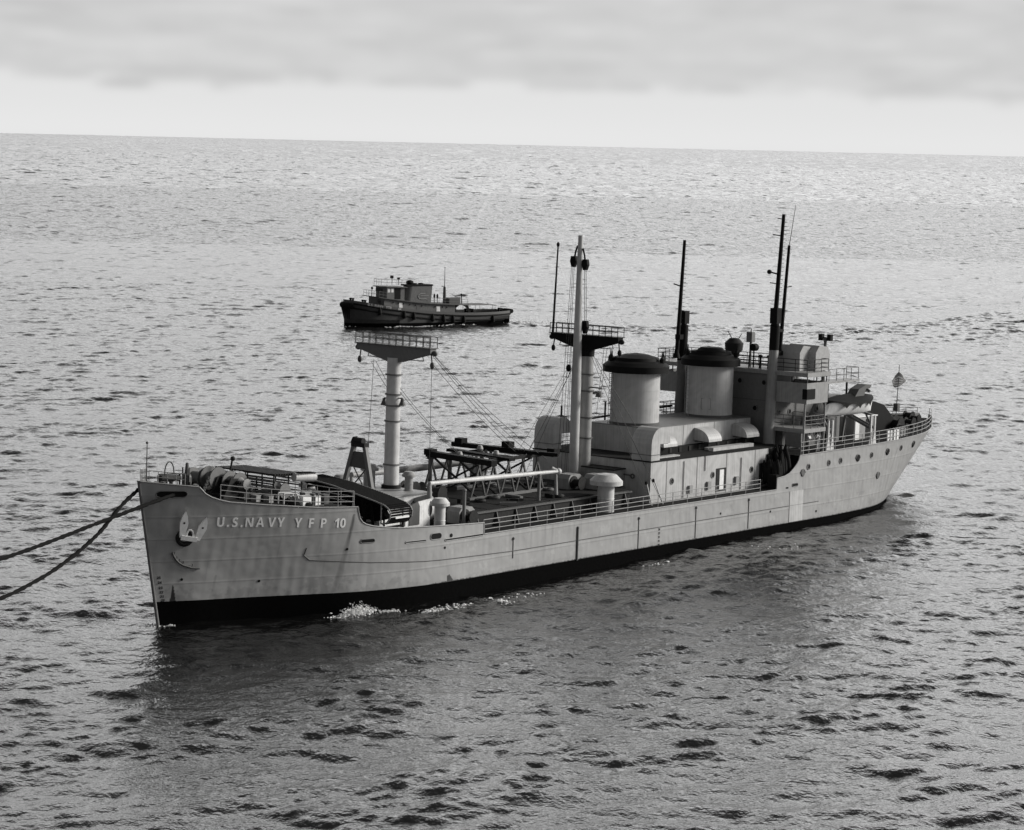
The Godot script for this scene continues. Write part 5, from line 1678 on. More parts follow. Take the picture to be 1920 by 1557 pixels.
	b.box(Vector3(93.9, 5.6, -0.4), Vector3(94.6, 6.8, 0.4))
	b.box(Vector3(100.0, 5.75, -1.0), Vector3(100.9, 6.5, 0.2))
	put(b, "stern_locker", M.mid, ship)
	# ensign staff
	b = MB.new()
	b.tube(Vector3(96.69, 5.75, 0), Vector3(96.95, 11.2, 0), 0.045, 0.03, 6)
	b.box(Vector3(96.55, 6.9, -0.22), Vector3(97.0, 7.6, 0.22))
	put(b, "ensign_staff", M.dim, ship)

# ------------------------------------------------------------------ rigging (part of the ship)
func rigging() -> void:
	var runs := {
		"span_wire": [[24.55, 15.1, 3.45, 36.0, 7.6, 2.4], [24.55, 15.2, 3.5, 37.4, 7.5, 2.0], [24.55, 14.6, 3.4, 36.6, 7.4, 1.6], [24.55, 15.3, 3.4, 39.8, 6.6, 2.2],
			[24.5, 12.7, 0.5, 33.2, 7.4, -1.2], [24.5, 12.4, 0.5, 32.6, 7.3, -0.6], [24.5, 14.4, -1.8, 24.5, 12.8, -0.5], [24.5, 14.3, -2.2, 24.5, 12.4, -0.5]],
		"boom_fall": [[24.9, 14.5, -2.35, 25.0, 5.6, -2.9], [24.9, 14.4, 3.05, 24.9, 6.4, 3.1], [46.0, 21.0, -0.75, 46.3, 4.2, -1.75], [46.0, 21.0, -0.62, 46.3, 4.2, -1.35], [46.0, 21.0, -0.5, 46.3, 4.2, -1.0], [46.2, 15.0, -0.65, 46.3, 4.2, -0.8],
			[46.0, 20.8, 0.65, 46.5, 16.2, 0.5], [46.0, 20.8, 0.5, 46.5, 16.2, 0.35], [47.0, 14.8, 1.9, 47.2, 9.5, 1.25], [47.0, 14.8, 2.2, 47.2, 10.5, 1.5]],
		"stay": [[45.7, 13.2, -0.5, 38.6, 7.3, 0.4], [45.7, 13.0, -0.4, 39.4, 7.2, 0.7], [47.2, 14.2, 0.7, 48.4, 3.0, 7.0], [47.2, 14.0, 0.6, 46.9, 3.0, 6.9], [47.2, 14.2, -0.7, 48.4, 3.0, -7.0], [47.2, 14.0, -0.6, 46.9, 3.0, -6.9], [47.2, 13.9, 1.0, 50.2, 8.5, 3.0]],
	}
	for k in runs:
		for r in runs[k]:
			var b := MB.new()
			var p := Vector3(r[0], r[1], r[2])
			var q := Vector3(r[3], r[4], r[5])
			var sag := p.distance_to(q) * (0.02 if k == "span_wire" else 0.004)
			var last := p
			for i in 8:
				var u := (i + 1) / 8.0
				var c := p.lerp(q, u) - Vector3(0, sag * 4.0 * u * (1.0 - u), 0)
				b.tube(last, c, 0.022, 0.022, 4, false)
				last = c
			put(b, k, M.wire, ship)
	for q in [[45.65, 13.1, -0.45, 0.3], [46.9, 4.7, 6.4, 0.16], [48.0, 4.8, 6.3, 0.16]]:
		var b := MB.new()
		b.sphere(Vector3(q[0], q[1], q[2]), Vector3(q[3] * 0.7, q[3], q[3] * 0.7), 6)
		put(b, "rigging_block", M.black, ship)
	for q in [[47.05, 3.0, 6.9, 46.95, 4.7, 6.4], [48.4, 3.0, 7.0, 48.05, 4.8, 6.35]]:
		var b := MB.new()
		b.tube(Vector3(q[0], q[1], q[2]), Vector3(q[3], q[4], q[5]), 0.05, 0.05, 6)
		put(b, "turnbuckle", M.pale, ship)

# ------------------------------------------------------------------ things carried by the ship
func make_gantry() -> void: # two lattice trestles carrying heavy dark beams, lashed on the hatch
	var g := thing("lattice_gantry", "dark steel lattice gantry lashed on the hatch between the two masts", "gantry", ship_frame(Vector3(36.3, 4.13, -0.6)))
	var at := Vector3(-36.3, -4.13, 0.6)
	var tr := func(p: Vector3) -> Vector3: return p + at
	var b := MB.new()
	for z in [-3.0, 1.5]:
		b = MB.new()
		b.beam(tr.call(Vector3(31.4, 4.24, z)), tr.call(Vector3(40.2, 4.24, z)), 0.22, 0.22)
		put(b, "bottom_chord", M.mid, g)
		b = MB.new()
		b.beam(tr.call(Vector3(32.0, 6.85, z)), tr.call(Vector3(40.6, 6.95, z)), 0.2, 0.26)
		put(b, "top_chord", M.dark, g)
		for k in 5:
			for s in [[31.6 + k * 1.75, 32.6 + k * 1.75], [33.3 + k * 1.75, 32.4 + k * 1.75]]:
				b = MB.new()
				b.beam(tr.call(Vector3(s[0], 4.3, z)), tr.call(Vector3(s[1], 6.8, z)), 0.12, 0.12)
				put(b, "lattice_bar", M.steel, g)
	for x in [32.3, 34.6, 38.4]:
		for s in [[-3.0, 1.5], [1.5, -3.0]]:
			b = MB.new()
			b.beam(tr.call(Vector3(x, 4.35, s[0])), tr.call(Vector3(x + 0.4, 6.8, s[1])), 0.13, 0.13)
			put(b, "cross_brace", M.dark, g)
		b = MB.new()
		b.tube(tr.call(Vector3(x, 4.2, -3.0)), tr.call(Vector3(x, 6.9, -3.0)), 0.16, 0.16, 8)
		put(b, "leg", M.steel, g)
	for q in [[32.4, 7.1, -3.3, 32.0, 7.0, 3.3, 0.62, 0.42], [37.2, 7.35, -4.9, 38.4, 7.2, 1.2, 0.6, 0.34], [38.4, 7.2, 1.2, 39.3, 7.15, 3.6, 0.4, 0.26], [35.2, 7.15, -3.6, 35.0, 7.0, 2.6, 0.7, 0.22], [40.2, 7.0, -3.4, 40.4, 6.95, 2.4, 0.4, 0.3]]:
		b = MB.new()
		b.beam(tr.call(Vector3(q[0], q[1], q[2])), tr.call(Vector3(q[3], q[4], q[5])), q[6], q[7])
		put(b, "heavy_beam", M.black, g)
	for q in [[32.4, 7.2, -3.1], [37.3, 7.6, -4.2], [38.0, 7.65, -0.2], [40.4, 7.2, 2.3]]:
		b = MB.new()
		b.box(tr.call(Vector3(q[0] - 0.35, q[1] - 0.2, q[2] - 0.35)), tr.call(Vector3(q[0] + 0.35, q[1] + 0.25, q[2] + 0.35)))
		put(b, "end_block", M.black, g)
	for k in 5:
		b = MB.new()
		b.beam(tr.call(Vector3(33.2 + k * 1.6, 7.02, -2.9)), tr.call(Vector3(33.2 + k * 1.6, 7.02, 1.4)), 0.5, 0.06)
		put(b, "walk_plank", M.mid if k % 2 else M.dark, g)
	for q in [[33.5, 6.95, -1.2], [35.6, 7.05, 0.6], [36.9, 7.1, -2.0]]:
		b = MB.new()
		b.lathe(tr.call(Vector3(q[0], q[1], q[2])), [Vector2(0.2, 0), Vector2(0.26, 0.15), Vector2(0.16, 0.4), Vector2(0, 0.42)], 8)
		put(b, "insulator", M.grey, g)

func make_lifeboat() -> void:
	var at := Vector3(75.75, 8.32, 7.0)
	var o := thing("lifeboat", "white lifeboat under a dark cover, hung in davits below the bridge wing", "lifeboat", ship_frame(at))
	var hull := MB.new()
	var cover := MB.new()
	var L := 3.95
	var sec := func(u: float, v: float) -> Vector3: # u -1..1 along, v 0..1 keel to gunwale
		var bw := 1.12 * pow(maxf(1.0 - pow(absf(u), 2.6), 0.0), 0.75)
		var gy := 1.18 + 0.34 * u * u
		var ky := 0.0 + 0.18 * pow(absf(u), 4.0)
		return Vector3(u * L, lerpf(ky, gy, v), bw * pow(v, 0.45))
	for sg in [1.0, -1.0]:
		for i in 24:
			for j in 8:
				var q := []
				for e in [[i, j], [i + 1, j], [i + 1, j + 1], [i, j + 1]]:
					var p: Vector3 = sec.call(-1.0 + e[0] / 12.0, e[1] / 8.0)
					q.append(p * Vector3(1, 1, sg))
				hull.quad(q[0], q[1], q[2], q[3], Vector3(0, -0.3, sg))
			var c := []
			for e in [[i, 0], [i + 1, 0], [i + 1, 1], [i, 1]]:
				var u: float = -1.0 + e[0] / 12.0
				var p: Vector3 = sec.call(u, 1.0)
				c.append(Vector3(p.x, p.y + (0.62 * (1.0 - u * u) + 0.05 if e[1] == 1 else 0.0), p.z * sg * (0.0 if e[1] == 1 else 1.06)))
			cover.quad(c[0], c[1], c[2], c[3], Vector3(0, 1, 0.4 * sg))
			# skirt of the cover, hanging in scallops
			var s := []
			for e in [i, i + 1]:
				var u: float = -1.0 + e / 12.0
				var p: Vector3 = sec.call(u, 1.0)
				s.append(Vector3(p.x, p.y, p.z * 1.06 * sg))
				s.append(Vector3(p.x, p.y - 0.10 - 0.42 * (1.0 - pow(absf(sin(u * PI * 2.0)), 0.5)), p.z * 1.075 * sg))
			cover.quad(s[0], s[2], s[3], s[1], Vector3(0, 0, sg))
	put(hull, "boat_hull", M.white, o)
	put(cover, "boat_cover", M.black, o)
	var b := MB.new()
	b.tube(Vector3(-3.6, 0.16, 0), Vector3(3.6, 0.16, 0), 0.06, 0.06, 6)
	put(b, "keel", M.dim, o)
	b = MB.new()
	b.prism(PackedVector2Array([Vector2(0.4, 1.6), Vector2(1.0, 2.2), Vector2(2.2, 2.55), Vector2(3.1, 2.5), Vector2(2.9, 2.2), Vector2(2.2, 2.2), Vector2(1.9, 1.6)]), Vector3(0, 0, -0.45), Vector3(1, 0, 0), Vector3(0, 1, 0), Vector3(0, 0, 0.9))
	put(b, "spray_hood", M.dim, o)

func make_flag() -> void: # hanging in folds from the ensign staff
	var at := Vector3(96.8, 9.1, 0.06)
	var o := thing("ensign", "small striped national flag drooping from the staff at the ship's stern", "flag", ship_frame(at))
	var cols := [M.flag_dark, M.flag_white]
	var pt := func(u: float, v: float) -> Vector3: # cloth folded over its halyard: u -1..1 across, v 0..1 down
		var a := absf(u)
		return Vector3(0.16 * sin(u * 5.0) + 0.1 * v, 1.5 - (0.95 if u < 0.0 else 0.72) * pow(a, 0.9) - v * lerpf(1.55, 0.1 if u < 0.0 else 0.22, a), u * 0.8 - 0.3 * v * (1.0 - a) + 0.05 * sin(v * 5.0))
	for s in 11:
		var b := MB.new()
		for i in 12:
			for k in 2:
				var off := Vector3(-0.01 if k == 0 else 0.01, 0, 0)
				var u0 := -1.0 + i / 6.0
				var u1 := -1.0 + (i + 1) / 6.0
				var v0 := s / 11.0
				var v1 := (s + 1) / 11.0
				b.quad(pt.call(u0, v0) + off, pt.call(u1, v0) + off, pt.call(u1, v1) + off, pt.call(u0, v1) + off, off)
		put(b, "canton" if s < 3 else "stripe", M.flag_dark if s < 3 else cols[s % 2], o)

func make_tow_lines() -> void:
	var sets := [["towing_hawser", "taut dark towing cable leading from the fairlead slot in the port bow", [Vector3(2.3, 7.05, 1.2), Vector3(1.35, 6.98, 1.35), Vector3(-0.9, 6.42, 1.0), Vector3(-4.3, 5.55, 0.45), Vector3(-8.29, 4.58, 0.0), Vector3(-11.5, 3.95, -0.3), Vector3(-18, 2.9, -0.8), Vector3(-34, 1.2, -2.0)]],
		["slack_hawser", "slack dark towing cable sagging in a curve from the stem towards the water", [Vector3(0.9, 7.3, -0.8), Vector3(0.1, 7.2, -0.35), Vector3(-1.4, 6.35, -0.2), Vector3(-3.32, 4.92, 0), Vector3(-5.6, 3.6, 0), Vector3(-8.25, 2.5, 0), Vector3(-12, 1.5, -0.1), Vector3(-20, 0.2, -0.5), Vector3(-26, -1.2, -1.0)]]]
	for s in sets:
		var o := thing(s[0], s[1], "cable", ship_frame(Vector3(0, 0, 0)), "towing cables at the bow")
		var cv := Curve3D.new()
		var p: Array = s[2]
		for i in p.size():
			var t: Vector3 = (p[mini(i + 1, p.size() - 1)] - p[maxi(i - 1, 0)]) * 0.16
			cv.add_point(p[i], -t, t)
		var n := int(cv.get_baked_length() / 0.16)
		var b := MB.new()
		for i in n:
			var a := cv.sample_baked(i * 0.16)
			var c := cv.sample_baked((i + 1) * 0.16)
			var thick := 0.125 + 0.02 * sin(i * 1.9) + 0.012 * sin(i * 0.7)
			b.tube(a, c, thick, 0.125 + 0.02 * sin((i + 1) * 1.9) + 0.012 * sin((i + 1) * 0.7), 8, false)
		put(b, "cable", M.rope, o)

# ------------------------------------------------------------------ people: one smooth skin over a skeleton of tapered bones
func skin_field(p: Vector3, bones: Array) -> float:
	var d := 9.0
	for b in bones:
		var a: Vector3 = b[0]
		var ab: Vector3 = b[1]
		var u := clampf((p - a).dot(ab) / b[4], 0.0, 1.0)
		var e: float = p.distance_to(a + ab * u) - lerpf(b[2], b[3], u)
		var h := clampf(0.5 + 0.5 * (d - e) / 0.035, 0.0, 1.0)
		d = lerpf(d, e, h) - 0.035 * h * (1.0 - h)
	return d

func skin_mesh(raw: Array, cell: float, b: MB) -> void:
	var bones := []
	var lo := Vector3(9, 9, 9)
	var hi := Vector3(-9, -9, -9)
	for r in raw:
		var ab: Vector3 = r[1] - r[0]
		bones.append([r[0], ab, r[2], r[3], maxf(ab.length_squared(), 1e-8)])
		var m: float = maxf(r[2], r[3]) + 0.06
		for q in [r[0], r[1]]:
			lo = lo.min(q - Vector3(m, m, m)); hi = hi.max(q + Vector3(m, m, m))
	var nx := int((hi.x - lo.x) / cell) + 2
	var ny := int((hi.y - lo.y) / cell) + 2
	var nz := int((hi.z - lo.z) / cell) + 2
	var f := PackedFloat32Array()
	f.resize(nx * ny * nz)
	for k in nz:
		for j in ny:
			for i in nx: f[(k * ny + j) * nx + i] = skin_field(lo + Vector3(i, j, k) * cell, bones)
	var vert := {}
	var corner := [Vector3i(0, 0, 0), Vector3i(1, 0, 0), Vector3i(0, 1, 0), Vector3i(1, 1, 0), Vector3i(0, 0, 1), Vector3i(1, 0, 1), Vector3i(0, 1, 1), Vector3i(1, 1, 1)]
	for k in nz - 1:
		for j in ny - 1:
			for i in nx - 1:
				var s := 0
				for c in corner:
					if f[((k + c.z) * ny + j + c.y) * nx + i + c.x] < 0.0: s += 1
				if s == 0 or s == 8: continue
				var sum := Vector3.ZERO
				var n := 0
				for a in 8:
					for e in [1, 2, 4]:
						if a & e: continue
						var c0: Vector3i = corner[a]
						var c1: Vector3i = corner[a | e]
						var v0 := f[((k + c0.z) * ny + j + c0.y) * nx + i + c0.x]
						var v1 := f[((k + c1.z) * ny + j + c1.y) * nx + i + c1.x]
						if (v0 < 0.0) == (v1 < 0.0): continue
						sum += Vector3(c0).lerp(Vector3(c1), v0 / (v0 - v1)); n += 1
				var p := lo + (Vector3(i, j, k) + sum / n) * cell
				var h := cell * 0.5
				var g := Vector3(skin_field(p + Vector3(h, 0, 0), bones) - skin_field(p - Vector3(h, 0, 0), bones), skin_field(p + Vector3(0, h, 0), bones) - skin_field(p - Vector3(0, h, 0), bones), skin_field(p + Vector3(0, 0, h), bones) - skin_field(p - Vector3(0, 0, h), bones))
				vert[Vector3i(i, j, k)] = [p, g.normalized()]
	for k in range(1, nz - 1):
		for j in range(1, ny - 1):
			for i in range(1, nx - 1):
				var v := f[(k * ny + j) * nx + i] < 0.0
				for ax in 3:
					var d := Vector3i(1 if ax == 0 else 0, 1 if ax == 1 else 0, 1 if ax == 2 else 0)
					if (f[((k + d.z) * ny + j + d.y) * nx + i + d.x] < 0.0) == v: continue
					var u := Vector3i(d.z, d.x, d.y)
					var w := Vector3i(d.y, d.z, d.x)
					var o := Vector3i(i, j, k)
					var q := [vert.get(o), vert.get(o - u), vert.get(o - u - w), vert.get(o - w)]
					if q.has(null): continue
					b.tri(q[0][0], q[1][0], q[2][0], q[0][1], q[1][1], q[2][1])
					b.tri(q[0][0], q[2][0], q[3][0], q[0][1], q[2][1], q[3][1])

func make_person(at: Vector3, turn: float, label: String, pose: int, shirt: Material, trousers: Material, rests: String) -> void:
	var o := thing("person", label, "person", ship_frame(at, turn), "crew at the poop rail")
	# joints in metres, facing +x, feet on y = 0
	var hipL := Vector3(0, 0.9, 0.1)
	var hipR := Vector3(0, 0.9, -0.1)
	var knL := Vector3(0.04, 0.49, 0.12)
	var knR := Vector3(0.02 + 0.06 * pose, 0.49, -0.12)
	var anL := Vector3(-0.02, 0.08, 0.13)
	var anR := Vector3(0.0, 0.08, -0.14)
	var ch := Vector3(0.02 + 0.05 * pose, 1.28, 0)
	var nk := Vector3(0.05 + 0.07 * pose, 1.5, 0)
	var shL := ch + Vector3(0.01, 0.14, 0.19)
	var shR := ch + Vector3(0.01, 0.14, -0.19)
	var elL := shL + (Vector3(0.18, -0.24, 0.08) if pose else Vector3(-0.02, -0.3, 0.08))
	var elR := shR + (Vector3(0.12, -0.28, -0.08) if pose else Vector3(0.1, -0.28, -0.07))
	var wrL := elL + (Vector3(0.24, 0.05, -0.05) if pose else Vector3(0.2, 0.1, -0.06))
	var wrR := elR + (Vector3(0.22, 0.1, 0.05) if pose else Vector3(0.24, -0.05, 0.04))
	var b := MB.new()
	# arms, neck and hands are skin; the shirt and trousers are worn over the same body
	var skin := [[nk - Vector3(0, 0.06, 0), nk + Vector3(0.01, 0.08, 0), 0.058, 0.055], [shL, elL, 0.05, 0.042], [elL, wrL, 0.042, 0.03], [shR, elR, 0.05, 0.042], [elR, wrR, 0.042, 0.03],
		[Vector3(0, 0.92, 0), ch, 0.1, 0.11], [hipL, knL, 0.075, 0.05], [knL, anL, 0.05, 0.036], [hipR, knR, 0.075, 0.05], [knR, anR, 0.05, 0.036]]
	skin_mesh(skin, 0.03, b)
	var hd := nk + Vector3(0.02, 0.17, 0)
	var head := [[hd + Vector3(0, 0.03, 0), hd + Vector3(0.0, 0.05, 0), 0.092, 0.085], [hd + Vector3(0.03, -0.06, 0), hd + Vector3(0.05, -0.07, 0), 0.062, 0.05], [hd + Vector3(0.095, 0.01, 0), hd + Vector3(0.112, -0.025, 0), 0.011, 0.015],
		[hd + Vector3(0.0, 0.0, 0.09), hd + Vector3(0.0, -0.03, 0.092), 0.014, 0.012], [hd + Vector3(0.0, 0.0, -0.09), hd + Vector3(0.0, -0.03, -0.092), 0.014, 0.012], [hd + Vector3(0.085, -0.06, -0.018), hd + Vector3(0.085, -0.06, 0.018), 0.012, 0.012]]
	skin_mesh(head, 0.012, b)
	for s in [[wrL, elL, 1.0], [wrR, elR, -1.0]]:
		var d: Vector3 = (s[0] - s[1]).normalized()
		var side := d.cross(Vector3.UP).normalized()
		var dn := d.cross(side).normalized()
		var hand := [[s[0], s[0] + d * 0.07, 0.026, 0.03]]
		for k in 4:
			var r: Vector3 = s[0] + d * 0.08 + side * (k - 1.5) * 0.021
			var ln: float = [0.035, 0.042, 0.039, 0.03][k]
			hand.append([r, r + d * ln, 0.009, 0.0085])
			hand.append([r + d * ln, r + d * ln * 1.5 - Vector3(0, ln * 0.8, 0), 0.0085, 0.0075])
		hand.append([s[0] + d * 0.03 + side * 0.025 * s[2], s[0] + d * 0.075 + side * 0.052 * s[2] - Vector3(0, 0.01, 0), 0.011, 0.009])
		skin_mesh(hand, 0.009, b)
	var body := put(b, "body", M.skin, o)
	b = MB.new()
	skin_mesh([[Vector3(0, 0.94, 0), ch, 0.135, 0.15], [shL - Vector3(0, 0.03, 0), shR - Vector3(0, 0.03, 0), 0.085, 0.085], [shL, shL.lerp(elL, 0.62), 0.075, 0.068], [shR, shR.lerp(elR, 0.62), 0.075, 0.068]], 0.026, b)
	put(b, "shirt", shirt, o)
	b = MB.new()
	skin_mesh([[Vector3(0, 0.95, 0), Vector3(0, 0.9, 0), 0.14, 0.14], [hipL, knL, 0.1, 0.078], [knL, anL, 0.076, 0.07], [hipR, knR, 0.1, 0.078], [knR, anR, 0.076, 0.07]], 0.026, b)
	put(b, "trousers", trousers, o)
	for s in [anL, anR]:
		b = MB.new()
		skin_mesh([[s - Vector3(0.03, 0.035, 0), s + Vector3(0.15, -0.045, 0), 0.045, 0.035]], 0.016, b)
		put(b, "shoe", M.cloth_dark, o)
	b = MB.new()
	skin_mesh([[hd + Vector3(-0.012, 0.065, 0), hd + Vector3(0.0, 0.085, 0), 0.092, 0.082], [hd + Vector3(-0.03, 0.0, 0), hd + Vector3(-0.03, -0.04, 0), 0.078, 0.066]], 0.014, b)
	put(b, "hair", M.hair, o)
	for e in [-0.035, 0.035]:
		b = MB.new()
		b.sphere(hd + Vector3(0.088, 0.02, e), Vector3(0.008, 0.008, 0.012), 4)
		put(b, "eye", M.hair, o)

func make_people() -> void:
	make_person(Vector3(69.25, 5.5, 7.1), -1.35, "person in dark trousers leaning at the rail under the bridge wing", 1, M.cloth_white, M.cloth_dark, "")
	make_person(Vector3(70.9, 5.5, 7.1), -1.75, "person all in white standing at the rail nearest the forward boat davit", 0, M.cloth_white, M.cloth_white, "")
	make_person(Vector3(73.6, 5.55, 6.5), -1.3, "person in a white shirt on the poop behind the rail under the lifeboat", 0, M.cloth_white, M.cloth_dark, "")

# ------------------------------------------------------------------ the tug
const TD := [[-0.4, 4.0], [1.5, 3.75], [4.7, 3.2], [9.0, 2.62], [13.5, 2.1], [17.2, 1.86], [20.8, 1.67], [24.4, 1.6], [32.9, 1.68]] # deck at side
const TP := [[0, 0.0], [0.3, 0.9], [1.0, 1.75], [2.2, 2.6], [4.0, 3.3], [7.0, 3.85], [12.0, 4.0], [20.0, 4.0], [25.0, 3.75], [29.0, 3.0], [31.3, 2.0], [32.5, 1.0], [33.0, 0.0]]

func tug_half(x: float, y: float) -> float:
	var s := x + 0.35 - clampf((3.0 - y) * 0.14, 0.0, 0.5)
	var tuck := lerpf(1.0, 0.72, clampf((1.2 - y) / 2.2, 0.0, 1.0)) if x < 8.0 else 1.0
	var end := clampf((1.4 - y) * 1.6, 0.0, 2.6) # counter stern
	return herm(TP, s if x < 16.0 else minf(x + end * clampf((x - 20.0) / 12.0, 0.0, 1.0), 33.0)) * tuck

func td(x: float) -> float: return herm(TD, x)

func tug_box(b: MB, x0: float, x1: float, z0: float, z1: float, y0: float, y1: float) -> void: # heights above the sheering deck
	var n := maxi(1, int((x1 - x0) / 1.5))
	for i in n:
		var a := lerpf(x0, x1, float(i) / n)
		var c := lerpf(x0, x1, float(i + 1) / n)
		b.hexa([Vector3(a, td(a) + y0, z0), Vector3(c, td(c) + y0, z0), Vector3(c, td(c) + y0, z1), Vector3(a, td(a) + y0, z1), Vector3(a, td(a) + y1, z0), Vector3(c, td(c) + y1, z0), Vector3(c, td(c) + y1, z1), Vector3(a, td(a) + y1, z1)])

func make_tug() -> void:
	tug = thing("harbour_tug", "dark harbour tug with one broad funnel steaming across behind the ship", "tugboat", Transform3D(Basis(TUG_AFT, Vector3.UP, TUG_PORT), TUG_AT))
	var top := MB.new()
	var low := MB.new()
	var bul := MB.new()
	var n := 66
	for sg in [1.0, -1.0]:
		for i in n:
			for j in 9:
				var q := []
				for e in [[i, j], [i + 1, j], [i + 1, j + 1], [i, j + 1]]:
					var x: float = -0.35 + 33.3 * e[0] / n
					var jj: int = e[1]
					var bw := 0.55 if x < 22.0 else 0.0
					var y: float
					if jj <= 3: y = lerpf(-1.0, 0.62, jj / 3.0)
					elif jj <= 7: y = lerpf(0.62, td(x), (jj - 3) / 4.0)
					else: y = td(x) + (jj - 7) / 2.0 * 0.55
					q.append(Vector3(x, y, tug_half(x, y) * sg))
				var out := Vector3(-0.6 if i < 6 else (0.6 if i > n - 8 else 0.0), -0.1, sg)
				if j < 3: low.quad(q[0], q[1], q[2], q[3], out)
				elif j < 7: top.quad(q[0], q[1], q[2], q[3], out)
				else: bul.quad(q[0], q[1], q[2], q[3], out)
	var hull := put(top, "hull", M.tug_side, tug)
	put(low, "boot_top", M.boot, hull)
	put(bul, "bulwark", M.dim, hull)
	var b := MB.new()
	for i in 40:
		var a := -0.2 + 33.0 * i / 40.0
		var c := -0.2 + 33.0 * (i + 1) / 40.0
		b.quad(Vector3(a, td(a) + 0.02, -tug_half(a, td(a))), Vector3(c, td(c) + 0.02, -tug_half(c, td(c))), Vector3(c, td(c) + 0.02, tug_half(c, td(c))), Vector3(a, td(a) + 0.02, tug_half(a, td(a))), Vector3.UP)
	put(b, "deck", M.deck, tug)
	# rubbing strakes
	for h in [[0.0, 0.14], [-0.75, 0.16]]:
		b = MB.new()
		for sg in [1.0, -1.0]:
			for i in 54:
				var a := 0.1 + 32.4 * i / 54.0
				var c := 0.1 + 32.4 * (i + 1) / 54.0
				b.tube(Vector3(a, td(a) + h[0], (tug_half(a, td(a) + h[0]) + 0.03) * sg), Vector3(c, td(c) + h[0], (tug_half(c, td(c) + h[0]) + 0.03) * sg), h[1], h[1], 6, false)
		put(b, "rubbing_strake", M.black, hull)
	# bow pudding
	b = MB.new()
	for k in 16:
		var t0 := -1.25 + 2.5 * k / 16.0
		var t1 := -1.25 + 2.5 * (k + 1) / 16.0
		b.tube(Vector3(0.9 - 1.25 * cos(t0), 3.6, 1.75 * sin(t0)), Vector3(0.9 - 1.25 * cos(t1), 3.6, 1.75 * sin(t1)), 0.5, 0.5, 10)
	for k in 7:
		var t := -0.8 + 1.6 * k / 6.0
		b.tube(Vector3(0.75 - 1.25 * cos(t), 3.3, 1.7 * sin(t)), Vector3(1.0 - 1.15 * cos(t), 1.3, 1.2 * sin(t)), 0.16, 0.06, 6)
	put(b, "bow_fender", M.rope, tug)
	# hanging fenders along the port and starboard sides
	var nth := ["first", "second", "third", "fourth", "fifth", "sixth", "seventh", "eighth"]
	var at := [4.5, 9.0, 10.9, 14.6, 16.8, 18.7, 20.9, 27.2]
	for k in 8:
		var x: float = at[k]
		b = MB.new()
		b.lathe(Vector3.ZERO, [Vector2(0, 0), Vector2(0.3, 0.08), Vector2(0.34, 0.5), Vector2(0.2, 1.0), Vector2(0.06, 1.35), Vector2(0, 1.4)], 10)
		var o := put(b, numbered("hanging_fender"), M.black, self)
		o.transform = tug.transform * Transform3D(Basis(), Vector3(x, td(x) - 1.25, tug_half(x, td(x) - 0.5) + 0.16))
		tag(o, "%s black fender from the bow, hanging along the tug's near side" % nth[k], "fender", "fenders hung along the tug")
	# name: pale letters on the bow bulwark
	var font := SystemFont.new()
	font.font_names = PackedStringArray(["Droid Sans"])
	font.font_weight = 700
	for r in [["U.S. NAVY", 3.75], ["YTB", 6.1], ["48", 8.1]]:
		var t := TextMesh.new()
		t.text = r[0]
		t.font = font
		t.font_size = 32
		t.pixel_size = 0.42 / 23.0
		t.depth = 0.02
		t.curve_step = 2.0
		var x: float = r[1]
		var y := td(x) + 0.27
		var p0 := Vector3(x - 0.6, td(x - 0.6), tug_half(x - 0.6, td(x)))
		var p1 := Vector3(x + 0.6, td(x + 0.6), tug_half(x + 0.6, td(x)))
		var e := (p1 - p0).normalized()
		var nn := e.cross(Vector3.UP).normalized()
		put_mesh(t, "name_letters", M.pale, hull, Transform3D(Basis(e, nn.cross(e).normalized(), nn), Vector3(x, y, tug_half(x, y)) + nn * 0.06))
	# deckhouse
	b = MB.new()
	tug_box(b, 5.9, 20.0, -2.6, 2.6, 0.0, 1.72)
	var house := put(b, "deckhouse", M.tug_house, tug)
	b = MB.new()
	tug_box(b, 4.7, 22.6, -2.95, 2.95, 1.72, 1.84)
	put(b, "boat_deck", M.dim, house)
	for x in [7.6, 8.6, 9.6, 10.9, 12.0, 13.3, 15.9, 17.4, 18.3]: porthole(x, td(x) + 1.25, 2.6, 0.17, house)
	for q in [[9.15, 0.15], [16.6, 0.15], [12.6, 0.2]]:
		b = MB.new()
		tug_box(b, q[0] - 0.35, q[0] + 0.35, 2.58, 2.64, 0.15, 1.35)
		put(b, "door", M.wornwhite if q[1] < 0.18 else M.dim, house)
	b = MB.new() # quarter knees where the house meets the after deck
	for sg in [1.0, -1.0]:
		b.prism(PackedVector2Array([Vector2(19.9, 1.7), Vector2(20.9, 1.7), Vector2(20.3, 2.2), Vector2(20.2, 2.9), Vector2(20.9, 3.4), Vector2(19.9, 3.4)]), Vector3(0, 0, 2.5 * sg), Vector3(1, 0, 0), Vector3(0, 1, 0), Vector3(0, 0, 0.08))
		b.prism(PackedVector2Array([Vector2(22.9, 1.65), Vector2(23.5, 1.65), Vector2(22.6, 3.4), Vector2(21.6, 3.4), Vector2(22.3, 2.9)]), Vector3(0, 0, 2.5 * sg), Vector3(1, 0, 0), Vector3(0, 1, 0), Vector3(0, 0, 0.08))
	put(b, "knee_plate", M.black, house)
	# pilothouse
	b = MB.new()
	var wall := PackedVector2Array([Vector2(6.4, -1.1), Vector2(6.9, -1.7), Vector2(10.4, -1.7), Vector2(10.4, 1.7), Vector2(6.9, 1.7), Vector2(6.4, 1.1)])
	b.prism(wall, Vector3(0, td(8.0) + 1.84, 0), Vector3(1, -0.03, 0), Vector3(0, 0, 1), Vector3(0, 2.2, 0))
	var pil := put(b, "pilothouse", M.tug_house, tug)
	var py := td(8.0) + 1.84 - 0.25
	b = MB.new()
